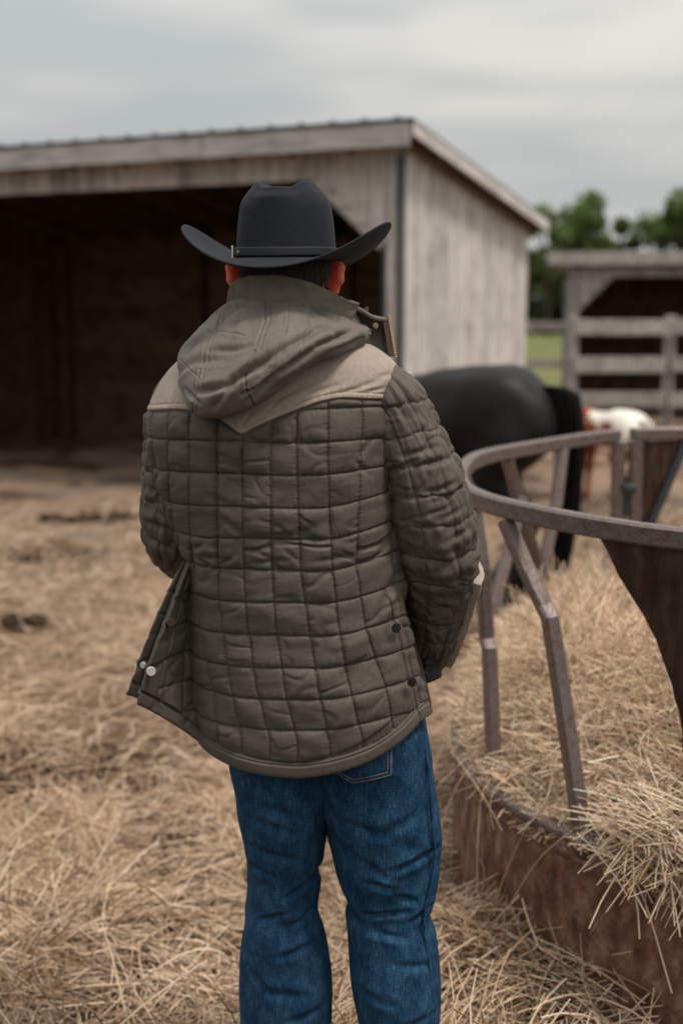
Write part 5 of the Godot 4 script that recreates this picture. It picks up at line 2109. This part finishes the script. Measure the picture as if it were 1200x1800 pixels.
const LEFT_R := [[0.03, -0.04], [0.10, -0.036], [0.269, -0.022], [0.40, -0.020], [0.47, -0.032], [0.53, -0.041], [0.60, -0.038], [0.645, -0.033], [0.68, -0.027], [0.76, 0.0], [1.02, 0.02]]
const LEG_B := [[0.03, 0.085], [0.12, 0.080], [0.269, 0.076], [0.40, 0.078], [0.52, 0.080], [0.65, 0.090], [0.76, 0.104], [0.86, 0.118], [0.95, 0.108], [1.02, 0.10]]
const LEG_Z := [[0.03, -0.01], [0.30, 0.0], [0.52, -0.005], [0.70, 0.0], [0.86, 0.004], [1.02, 0.0]]


func leg_point(l: Array, rr: Array, y: float, a: float, dz: float) -> Vector3:
	var x0 := tab(l, y)
	var x1 := tab(rr, y)
	var sa := sin(a)
	var ca := cos(a)
	return Vector3((x0 + x1) * 0.5 + (x1 - x0) * 0.5 * signf(sa) * pow(absf(sa), 0.9), y, dz + tab(LEG_Z, y) + tab(LEG_B, y) * signf(ca) * pow(absf(ca), 0.9))


func leg_back(l: Array, rr: Array, x: float, y: float, dz: float) -> float:
	var x0 := tab(l, y)
	var x1 := tab(rr, y)
	var f := clampf(absf((x - (x0 + x1) * 0.5) / ((x1 - x0) * 0.5)), 0.0, 0.999)
	var sa := pow(f, 1.0 / 0.9)
	return dz + tab(LEG_Z, y) + tab(LEG_B, y) * pow(sqrt(1.0 - sa * sa), 0.9)


func make_jeans(person: Node, off: Vector3) -> void:
	var nu := 161
	var nv := 420
	var jeans: MeshInstance3D
	var folds := [
		[[0.094, 0.631, 0.180, 0.655, 0.0078, 0.0149], [0.042, 0.606, 0.105, 0.588, 0.0070, 0.0135], [0.032, 0.531, 0.127, 0.541, 0.0062, 0.0135], [0.100, 0.576, 0.140, 0.560, 0.0070, 0.0135], [0.13, 0.52, 0.17, 0.54, 0.0062, 0.0121], [0.02, 0.66, 0.08, 0.62, 0.0078, 0.0081], [0.06, 0.50, 0.12, 0.49, 0.0078, 0.0068], [0.10, 0.44, 0.17, 0.43, 0.0094, 0.0068], [0.03, 0.38, 0.10, 0.36, 0.0094, 0.0081], [0.10, 0.31, 0.17, 0.33, 0.0094, 0.0081], [-0.01, 0.73, 0.09, 0.70, 0.0109, 0.0081], [0.05, 0.70, 0.15, 0.74, 0.0125, 0.0068]],
		[[-0.105, 0.560, -0.040, 0.588, 0.0070, 0.0135], [-0.160, 0.507, -0.100, 0.532, 0.0062, 0.0135], [-0.10, 0.50, -0.05, 0.52, 0.0070, 0.0108], [-0.178, 0.62, -0.12, 0.60, 0.0078, 0.0081], [-0.17, 0.66, -0.08, 0.64, 0.0109, 0.0095], [-0.12, 0.44, -0.05, 0.46, 0.0086, 0.0095], [-0.18, 0.41, -0.13, 0.36, 0.0078, 0.0095], [-0.15, 0.37, -0.06, 0.36, 0.0109, 0.0081], [-0.10, 0.31, -0.04, 0.33, 0.0094, 0.0081], [-0.17, 0.72, -0.09, 0.70, 0.0125, 0.0095], [-0.16, 0.76, -0.06, 0.72, 0.0125, 0.0095]]]
	var all := Build.new()
	var wear := noisy(58, 1.0, 3)
	for s in 2:
		var l: Array = RIGHT_L if s == 0 else LEFT_L
		var rr: Array = RIGHT_R if s == 0 else LEFT_R
		var dz := 0.012 if s == 0 else -0.012
		var p := PackedVector3Array()
		var uv := PackedVector2Array()
		for j in nv:
			var y := lerpf(0.035, 1.02, j / float(nv - 1))
			for i in nu:
				p.append(leg_point(l, rr, y, TAU * i / (nu - 1) - PI, dz))
				uv.append(Vector2(TAU * i / (nu - 1) * 0.1 + s * 0.37, y))
		var nn := grid_normals(p, nu, nv, true)
		for k in p.size():
			var b := p[k]
			var n := nn[k]
			var dd := 0.0
			if n.z > -0.2:
				dd += crease(folds[s], b.x, b.y)
			var knee := exp(-pow((b.y - 0.54) / 0.12, 2.0)) + 0.35
			var cr := 1.0 - absf(crumple.get_noise_3d(b.x * 5.0 + s * 5.0, b.y * 7.0 + b.x * 3.0, b.z * 5.0))
			dd -= 0.007 * smoothstep(0.70, 1.0, cr) * knee
			dd += 0.007 * fold_n.get_noise_3d(b.x * 4.0, b.y * 3.6 - b.x * 2.0, b.z * 4.0 + s * 4.0)
			# the side seam
			var a := TAU * (k % nu) / (nu - 1) - PI
			if s == 0:
				dd += 0.0022 * exp(-pow((a - 1.16) / 0.035, 2.0)) - 0.0016 * exp(-pow((a - 1.23) / 0.03, 2.0))
			else:
				dd += 0.0020 * exp(-pow((a - 1.45) / 0.04, 2.0))
			p[k] = b + n * dd
		var m := grid_mesh(p, nu, nv, uv, true)
		var ar := m.surface_get_arrays(0)
		var base := all.v.size()
		all.v.append_array(ar[Mesh.ARRAY_VERTEX])
		all.n.append_array(ar[Mesh.ARRAY_NORMAL])
		all.uv.append_array(ar[Mesh.ARRAY_TEX_UV])
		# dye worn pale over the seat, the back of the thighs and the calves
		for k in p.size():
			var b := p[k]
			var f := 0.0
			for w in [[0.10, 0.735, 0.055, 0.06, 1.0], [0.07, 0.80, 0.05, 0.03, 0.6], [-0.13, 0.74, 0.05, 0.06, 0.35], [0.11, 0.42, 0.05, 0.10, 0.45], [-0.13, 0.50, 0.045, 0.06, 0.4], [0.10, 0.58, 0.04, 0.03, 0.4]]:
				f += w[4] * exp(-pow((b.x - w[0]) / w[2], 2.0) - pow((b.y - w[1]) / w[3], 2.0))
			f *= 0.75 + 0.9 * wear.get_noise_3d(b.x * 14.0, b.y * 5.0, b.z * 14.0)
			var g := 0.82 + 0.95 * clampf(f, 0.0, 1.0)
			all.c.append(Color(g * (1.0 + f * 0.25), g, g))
		for t in ar[Mesh.ARRAY_INDEX]:
			all.ix.append(base + t)
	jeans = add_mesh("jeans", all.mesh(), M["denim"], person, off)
	# back pocket on the right, sewn on
	var p := PackedVector3Array()
	var uv := PackedVector2Array()
	for j in 40:
		var v := j / 39.0
		for i in 60:
			var u := i / 59.0
			var lx := lerpf(-0.057, 0.091, u)
			var bot := lerpf(0.852, 0.812, u / 0.52) if u < 0.52 else lerpf(0.812, 0.829, (u - 0.52) / 0.48)
			var y := lerpf(bot, 0.925, v)
			var edge := minf(minf(u, 1.0 - u) * 0.148, (y - bot))
			var z := leg_back(RIGHT_L, RIGHT_R, lx, y, 0.012) + 0.007 * fold_n.get_noise_3d(lx * 4.0, y * 3.6 - lx * 2.0, 0.55) + 0.007
			z += 0.0016 * exp(-pow((edge - 0.004) / 0.004, 2.0)) - 0.0015 * exp(-pow((edge - 0.009) / 0.0015, 2.0))
			p.append(Vector3(lx, y, z))
			uv.append(Vector2(lx + 0.6, y + 0.15))
	add_mesh("back_pocket", thick_mesh(p, 60, 40, uv, 0.006), M["denim"], jeans)
	# thread: a double row round the pocket, rows of ornament across it
	var thread := Build.new()
	var runs := []
	for o in [0.0035, 0.0095]:
		runs.append([Vector2(0.091 - o, 0.92), Vector2(0.091 - o, 0.829 + o), Vector2(0.02, 0.812 + o * 1.05), Vector2(-0.057 + o, 0.852 + o * 0.4), Vector2(-0.057 + o, 0.92)])
	runs.append([Vector2(0.088, 0.897), Vector2(0.055, 0.893), Vector2(0.018, 0.872), Vector2(0.008, 0.878), Vector2(-0.01, 0.880)])
	for h in [0.899, 0.905, 0.888, 0.884]:
		runs.append([Vector2(0.088, h), Vector2(0.05, h - 0.005)])
	for run in runs:
		for i in run.size() - 1:
			var a: Vector2 = run[i]
			var e: Vector2 = run[i + 1]
			var m := int(a.distance_to(e) / 0.0042)
			for k in m:
				var q0 := a.lerp(e, (k + 0.15) / m)
				var q1 := a.lerp(e, (k + 0.85) / m)
				var z0 := leg_back(RIGHT_L, RIGHT_R, q0.x, q0.y, 0.012) + 0.007 * fold_n.get_noise_3d(q0.x * 4.0, q0.y * 3.6 - q0.x * 2.0, 0.55) + 0.0082
				var z1 := leg_back(RIGHT_L, RIGHT_R, q1.x, q1.y, 0.012) + 0.007 * fold_n.get_noise_3d(q1.x * 4.0, q1.y * 3.6 - q1.x * 2.0, 0.55) + 0.0082
				thread.tube(PackedVector3Array([Vector3(q0.x, q0.y, z0), Vector3(q1.x, q1.y, z1)]), PackedFloat32Array([0.0007]), 4)
	add_mesh("pocket_stitching", thread.mesh(), M["denim_thread"], jeans)
	# the outer seam of the right leg: a raised ridge, paler where it is worn
	var seam := []
	for q in [[0.150, 0.885], [0.160, 0.80], [0.166, 0.72], [0.173, 0.64], [0.163, 0.575], [0.154, 0.52], [0.162, 0.45], [0.170, 0.38], [0.166, 0.28], [0.16, 0.15]]:
		var sx: float = q[0]
		seam.append(Vector3(sx, q[1], leg_back(RIGHT_L, RIGHT_R, sx, q[1], 0.012) + 0.001))
	var ridge := Build.new()
	ridge.tube(curve_points(seam, 90), PackedFloat32Array([0.0022]), 6, 1.5, Vector3.BACK)
	add_mesh("side_seam", ridge.mesh(), M["denim"], jeans)
	# boots
	for s in [[-0.118, -0.02], [0.108, 0.01]]:
		var b := Build.new()
		var c := Vector3(s[0], 0, s[1])
		nets(b, [[c + Vector3(0, 0.22, 0.0), c + Vector3(0, 0.08, 0.0), 0.055, 0.045], [c + Vector3(0, 0.06, 0.02), c + Vector3(0, 0.055, -0.14), 0.042, 0.038], [c + Vector3(0, 0.045, -0.14), c + Vector3(0, 0.04, -0.20), 0.036, 0.022]], 0.011, 0.03)
		var boot := add_mesh("boot", b.mesh(), M["leather"], person, off)
		var h := Build.new()
		h.box(c + Vector3(0, 0.012, 0.03), Vector3(0.06, 0.028, 0.06), Basis.IDENTITY, 0.006)
		h.box(c + Vector3(0, 0.009, -0.11), Vector3(0.07, 0.012, 0.18), Basis.IDENTITY, 0.004)
		add_mesh("sole", h.mesh(), M["snap_dark"], boot)


func hand_bones(w: Vector3, dir: Vector3, side: Vector3, down: Vector3) -> Array:
	# palm from the wrist along dir, four fingers of different length bent towards down, the thumb from the side of the palm
	var o := []
	for i in 4:
		var a := w + side * (i - 1.5) * 0.019
		o.append([w + side * (i - 1.5) * 0.012, a + dir * 0.082, 0.015, 0.0125])
		var ln: float = [0.030, 0.036, 0.034, 0.026][i]
		var k := a + dir * 0.086
		var m := k + (dir * 0.85 + down * 0.5).normalized() * ln * 1.15
		var e := m + (dir * 0.35 + down * 0.94).normalized() * ln * 0.85
		var t := e + (dir * -0.1 + down * 1.0).normalized() * ln * 0.6
		o.append([k, m, 0.0098, 0.009])
		o.append([m, e, 0.009, 0.0083])
		o.append([e, t, 0.0083, 0.007])
	var th := w + side * -0.026 + dir * 0.022
	o.append([w + side * -0.012 + dir * 0.01, th, 0.014, 0.013])
	o.append([th, th + (side * -0.55 + dir * 0.8 + down * 0.2).normalized() * 0.036, 0.0115, 0.0105])
	o.append([th + (side * -0.55 + dir * 0.8 + down * 0.2).normalized() * 0.036, th + (side * -0.55 + dir * 0.8 + down * 0.2).normalized() * 0.036 + (dir + down * 0.3).normalized() * 0.028, 0.0105, 0.008])
	return o


func build_person() -> void:
	fold_n = noisy(51, 1.0, 2)
	crumple = noisy(52, 0.55, 2)
	pucker = noisy(53, 1.0, 2)
	cells = noisy(54, 1.0, 1, FastNoiseLite.TYPE_VALUE)
	var person := thing("person", "person in a black cowboy hat, quilted olive jacket and blue jeans, seen from behind", "person", MAN)
	var off := Vector3(-MAN.x, 0, 0)
	var r_spine := [Vector3(0.03, 1.535, 0.0), Vector3(0.082, 1.492, 0.02), Vector3(0.117, 1.420, 0.035), Vector3(0.146, 1.340, 0.04), Vector3(0.168, 1.250, 0.03), Vector3(0.176, 1.185, 0.005), Vector3(0.176, 1.10, -0.04), Vector3(0.168, 1.03, -0.08), Vector3(0.156, 0.975, -0.12)]
	var l_spine := [Vector3(-0.24, 1.53, -0.01), Vector3(-0.285, 1.488, -0.025), Vector3(-0.302, 1.405, -0.03), Vector3(-0.308, 1.320, -0.025), Vector3(-0.308, 1.245, -0.03), Vector3(-0.300, 1.20, -0.085), Vector3(-0.280, 1.165, -0.16), Vector3(-0.245, 1.13, -0.22)]
	# --- the body under the clothes, one surface; head and hands on finer grids
	var b := Build.new()
	var bones := [
		[Vector3(-0.10, 0.95, 0.0), Vector3(0.03, 0.95, 0.0), 0.105, 0.105], [Vector3(-0.05, 0.98, 0), Vector3(-0.08, 1.2, 0), 0.105, 0.10],
		[Vector3(-0.15, 1.25, 0), Vector3(-0.17, 1.42, 0), 0.09, 0.085], [Vector3(-0.04, 1.25, 0), Vector3(-0.04, 1.42, 0), 0.09, 0.085],
		[Vector3(-0.22, 1.48, -0.01), Vector3(-0.10, 1.53, 0), 0.05, 0.05], [Vector3(0.03, 1.49, 0.0), Vector3(-0.10, 1.53, 0), 0.05, 0.05],
		[Vector3(-0.10, 1.50, 0.0), Vector3(-0.099, 1.63, 0.0), 0.062, 0.058]]
	for sp in [r_spine, l_spine]:
		for i in range(1, sp.size() - 1):
			bones.append([sp[i], sp[i + 1], 0.042 - 0.002 * i, 0.040 - 0.002 * i])
	for s in [[0.06, 0.10, 0.108, 0.0], [-0.11, -0.112, -0.118, -0.012]]:
		bones.append([Vector3(s[0], 0.90, s[3]), Vector3(s[1], 0.52, s[3]), 0.062, 0.045])
		bones.append([Vector3(s[1], 0.52, s[3]), Vector3(s[2], 0.10, s[3]), 0.042, 0.034])
		bones.append([Vector3(s[2], 0.08, s[3]), Vector3(s[2], 0.045, s[3] - 0.15), 0.034, 0.026])
	nets(b, bones, 0.015, 0.04)
	var head := [
		[Vector3(-0.0985, 1.735, 0.018), Vector3(-0.0985, 1.735, -0.03), 0.0745, 0.071], [Vector3(-0.0985, 1.70, 0.022), Vector3(-0.0985, 1.68, -0.02), 0.070, 0.062],
		[Vector3(-0.0985, 1.67, -0.03), Vector3(-0.0985, 1.625, -0.075), 0.058, 0.030], [Vector3(-0.135, 1.66, 0.0), Vector3(-0.115, 1.625, -0.06), 0.022, 0.02], [Vector3(-0.062, 1.66, 0.0), Vector3(-0.082, 1.625, -0.06), 0.022, 0.02],
		[Vector3(-0.0985, 1.70, -0.09), Vector3(-0.0985, 1.672, -0.112), 0.009, 0.012], [Vector3(-0.109, 1.668, -0.102), Vector3(-0.088, 1.668, -0.102), 0.008, 0.008],
		[Vector3(-0.125, 1.718, -0.085), Vector3(-0.072, 1.718, -0.085), 0.014, 0.014], [Vector3(-0.116, 1.648, -0.093), Vector3(-0.081, 1.648, -0.093), 0.007, 0.007], [Vector3(-0.113, 1.640, -0.092), Vector3(-0.084, 1.640, -0.092), 0.007, 0.007],
		[Vector3(-0.0985, 1.655, 0.012), Vector3(-0.099, 1.56, 0.004), 0.061, 0.060]]
	nets(b, head, 0.0055, 0.02)
	nets(b, hand_bones(Vector3(0.147, 0.935, -0.14), Vector3(-0.35, -0.55, -0.75).normalized(), Vector3(0.35, 0.55, -0.6).normalized(), Vector3(-0.7, -0.3, 0.3).normalized()), 0.0045, 0.008)
	nets(b, hand_bones(Vector3(-0.238, 1.125, -0.228), Vector3(0.6, -0.45, -0.65).normalized(), Vector3(0.2, 0.85, -0.4).normalized(), Vector3(0.6, -0.2, 0.5).normalized()), 0.0045, 0.008)
	add_mesh("body", b.mesh(), M["skin"], person, off)
	for s in [-1.0, 1.0]:
		b = Build.new()
		var c := -0.0985
		var e := func(x: float, y: float, z: float) -> Vector3: return Vector3(c + s * x, y, z)
		nets(b, [
			[e.call(0.074, 1.724, -0.012), e.call(0.088, 1.733, 0.004), 0.006, 0.0065], [e.call(0.088, 1.733, 0.004), e.call(0.0965, 1.718, 0.014), 0.0065, 0.0065],
			[e.call(0.0965, 1.718, 0.014), e.call(0.0955, 1.698, 0.015), 0.0065, 0.006], [e.call(0.0955, 1.698, 0.015), e.call(0.086, 1.678, 0.006), 0.006, 0.006],
			[e.call(0.086, 1.678, 0.006), e.call(0.076, 1.668, -0.006), 0.0065, 0.0075], [e.call(0.072, 1.715, -0.004), e.call(0.088, 1.710, 0.008), 0.009, 0.0062], [e.call(0.070, 1.695, -0.002), e.call(0.086, 1.694, 0.007), 0.009, 0.0062]], 0.0032, 0.010)
		add_mesh("ear", b.mesh(), M["ear_skin"], person, off)
		b = Build.new()
		var eye := Vector3(c + s * 0.028, 1.703, -0.079)
		nets(b, [[eye, eye + Vector3(0, 0.0005, 0), 0.0125, 0.0125]], 0.004, 0.004)
		var ball := add_mesh("eye", b.mesh(), M["eye_white"], person, off)
		b = Build.new()
		b.disc(eye + Vector3(0, 0, -0.0118), 0.0055, 0.0012, Vector3.FORWARD)
		add_mesh("iris", b.mesh(), M["iris"], ball)
	# short hair, clipped closer towards the neck
	b = Build.new()
	nets(b, [[Vector3(-0.0985, 1.735, 0.022), Vector3(-0.0985, 1.735, -0.03), 0.0762, 0.072], [Vector3(-0.0985, 1.705, 0.025), Vector3(-0.0985, 1.69, 0.022), 0.0705, 0.063], [Vector3(-0.0985, 1.685, 0.026), Vector3(-0.0985, 1.662, 0.022), 0.058, 0.050]], 0.006, 0.02)
	var hair := add_mesh("hair", b.mesh(), M["hair"], person, off)
	var r := RandomNumberGenerator.new()
	r.seed = 66
	var tuft := Build.new()
	tuft.tube(PackedVector3Array([Vector3.ZERO, Vector3(0, -0.5, 0.12), Vector3(0, -1.0, 0.05)]), PackedFloat32Array([0.055, 0.05, 0.012]), 4)
	var where := []
	var tint := PackedColorArray()
	var nk := b.v.size()
	for i in 7000:
		var k := r.randi_range(0, nk - 1)
		var q := b.v[k]
		var n := b.n[k]
		if n.z < -0.1 or q.y > 1.738:
			continue
		var low := smoothstep(1.71, 1.65, q.y)
		var ln := lerpf(0.016, 0.007, low) * r.randf_range(0.7, 1.2)
		var z := n
		var x := Vector3.DOWN.cross(z).normalized() * -1.0
		var y := z.cross(x)
		var bs := Basis(x, y, z).rotated(n, r.randfn(0.0, 0.22)) * Basis(Vector3.RIGHT, r.randfn(-0.15, 0.1))
		where.append(Transform3D(bs.scaled_local(Vector3(0.010, ln, 0.010)), q - n * 0.0005))
		var c := r.randf_range(0.6, 1.6)
		tint.append(Color(0.022 * c, 0.0145 * c, 0.0095 * c))
	var hm: StandardMaterial3D = plain("hair_strands", Color.WHITE, 0.55)
	hm.vertex_color_use_as_albedo = true
	scatter("clipped_hair", tuft.mesh(), hm, where, tint, hair).set_meta("kind", "stuff")
	make_hat(person, off)
	make_jeans(person, off)
	# --- jacket
	var jacket := Node3D.new()
	jacket.name = "jacket"
	jacket.position = off
	person.add_child(jacket)
	jacket.set_meta("label", "olive brown quilted jacket with a beige pointed yoke and a lowered hood")
	make_torso(jacket)
	make_yoke(jacket)
	var r_folds := [[0.10, 1.395, 0.165, 1.412, 0.006, 0.008], [0.13, 1.378, 0.185, 1.392, 0.006, 0.008], [0.07, 1.36, 0.14, 1.395, 0.006, 0.006], [0.16, 1.335, 0.205, 1.352, 0.006, 0.007], [0.15, 1.315, 0.20, 1.33, 0.006, 0.005], [0.17, 1.285, 0.215, 1.305, 0.006, 0.006], [0.18, 1.245, 0.225, 1.265, 0.006, 0.006], [0.10, 1.28, 0.16, 1.275, 0.006, 0.004]]
	var info := make_sleeve(jacket, r_spine, [Vector3(0.045, 0, 0), Vector3(0.056, 0, 0), Vector3(0.060, 0, 0), Vector3(0.069, 0, 0), Vector3(0.0745, 0, 0), Vector3(0.070, 0, 0), Vector3(0.058, 0, 0), Vector3(0.050, 0, 0), Vector3(0.045, 0, 0)], r_folds, 3, 0.6)
	make_sleeve(jacket, l_spine, [Vector3(0.045, 0, 0), Vector3(0.052, 0, 0), Vector3(0.055, 0, 0), Vector3(0.056, 0, 0), Vector3(0.057, 0, 0), Vector3(0.054, 0, 0), Vector3(0.050, 0, 0), Vector3(0.045, 0, 0)], [[-0.35, 1.33, -0.30, 1.31, 0.007, 0.010], [-0.36, 1.27, -0.31, 1.255, 0.007, 0.010], [-0.35, 1.235, -0.30, 1.215, 0.006, 0.008]], 7, 0.55)
	# beige panel let into the outside of the right forearm
	var p := PackedVector3Array()
	var uv := PackedVector2Array()
	for j in 90:
		var q: Array = info[int(lerpf(212.0, 322.0, j / 89.0))]
		for i in 24:
			var a := lerpf(-0.95, 0.85, i / 23.0)
			var o: Vector3 = q[1] * cos(a) + q[2] * sin(a)
			var w := 0.0165 + 0.0015 * fold_n.get_noise_2d(a * 3.0, j * 0.12)
			if i == 0 or i == 23 or j < 2 or j > 87:
				w -= 0.018
			p.append(q[0] + o * (q[3] + w))
			uv.append(Vector2(a * 0.06, j * 0.003))
	add_mesh("forearm_panel", thick_mesh(p, 24, 90, uv, 0.003), M["yoke"], jacket)
	make_hood(jacket)
	make_collar(jacket)
	# the left side flares out past the hip: its quilted edge with two snaps, another layer behind
	sheet(jacket, "side_flap", [Vector3(-0.362, 0.957, 0.12), Vector3(-0.338, 1.038, 0.115), Vector3(-0.308, 1.115, 0.10), Vector3(-0.268, 1.215, 0.06)], [Vector3(-0.250, 0.862, 0.070), Vector3(-0.262, 0.945, 0.035), Vector3(-0.270, 1.05, 0.03), Vector3(-0.268, 1.215, 0.03)], 90, 170, -0.012, 3, "jacket", 0.24)
	sheet(jacket, "front_edge", [Vector3(-0.387, 0.960, 0.075), Vector3(-0.351, 1.058, 0.07), Vector3(-0.320, 1.129, 0.06), Vector3(-0.280, 1.21, 0.04)], [Vector3(-0.30, 0.925, 0.03), Vector3(-0.28, 1.03, 0.01), Vector3(-0.27, 1.12, 0.0), Vector3(-0.26, 1.21, 0.0)], 50, 120, 0.01, 2, "jacket", 0.2)
	snap(jacket, Vector3(-0.300, 1.102, 0.104), 0.0085, "snap_brown", Vector3(0.35, 0, 1))
	snap(jacket, Vector3(-0.334, 1.018, 0.124), 0.0085, "snap_pale", Vector3(0.35, 0, 1))
	snap(jacket, Vector3(-0.352, 1.022, 0.098), 0.006, "snap_pale", Vector3(-0.6, 0, 1))
	snap(jacket, Vector3(0.096, 1.096, 0.122), 0.0085, "snap_dark", Vector3(0.55, 0, 1))
	snap(jacket, Vector3(0.124, 1.000, 0.128), 0.0085, "snap_dark", Vector3(0.55, 0, 1))
	snap(jacket, Vector3(0.152, 1.004, 0.096), 0.005, "snap_dark", Vector3(0.8, 0, 1))
	# corner of the open front showing past the right hip
	sheet(jacket, "front_corner", [Vector3(0.150, 0.945, -0.03), Vector3(0.155, 0.98, -0.04), Vector3(0.155, 1.02, -0.05)], [Vector3(0.190, 0.955, -0.05), Vector3(0.184, 0.98, -0.06), Vector3(0.17, 1.02, -0.07)], 20, 30, 0.004, 1, "lining", 0.0)
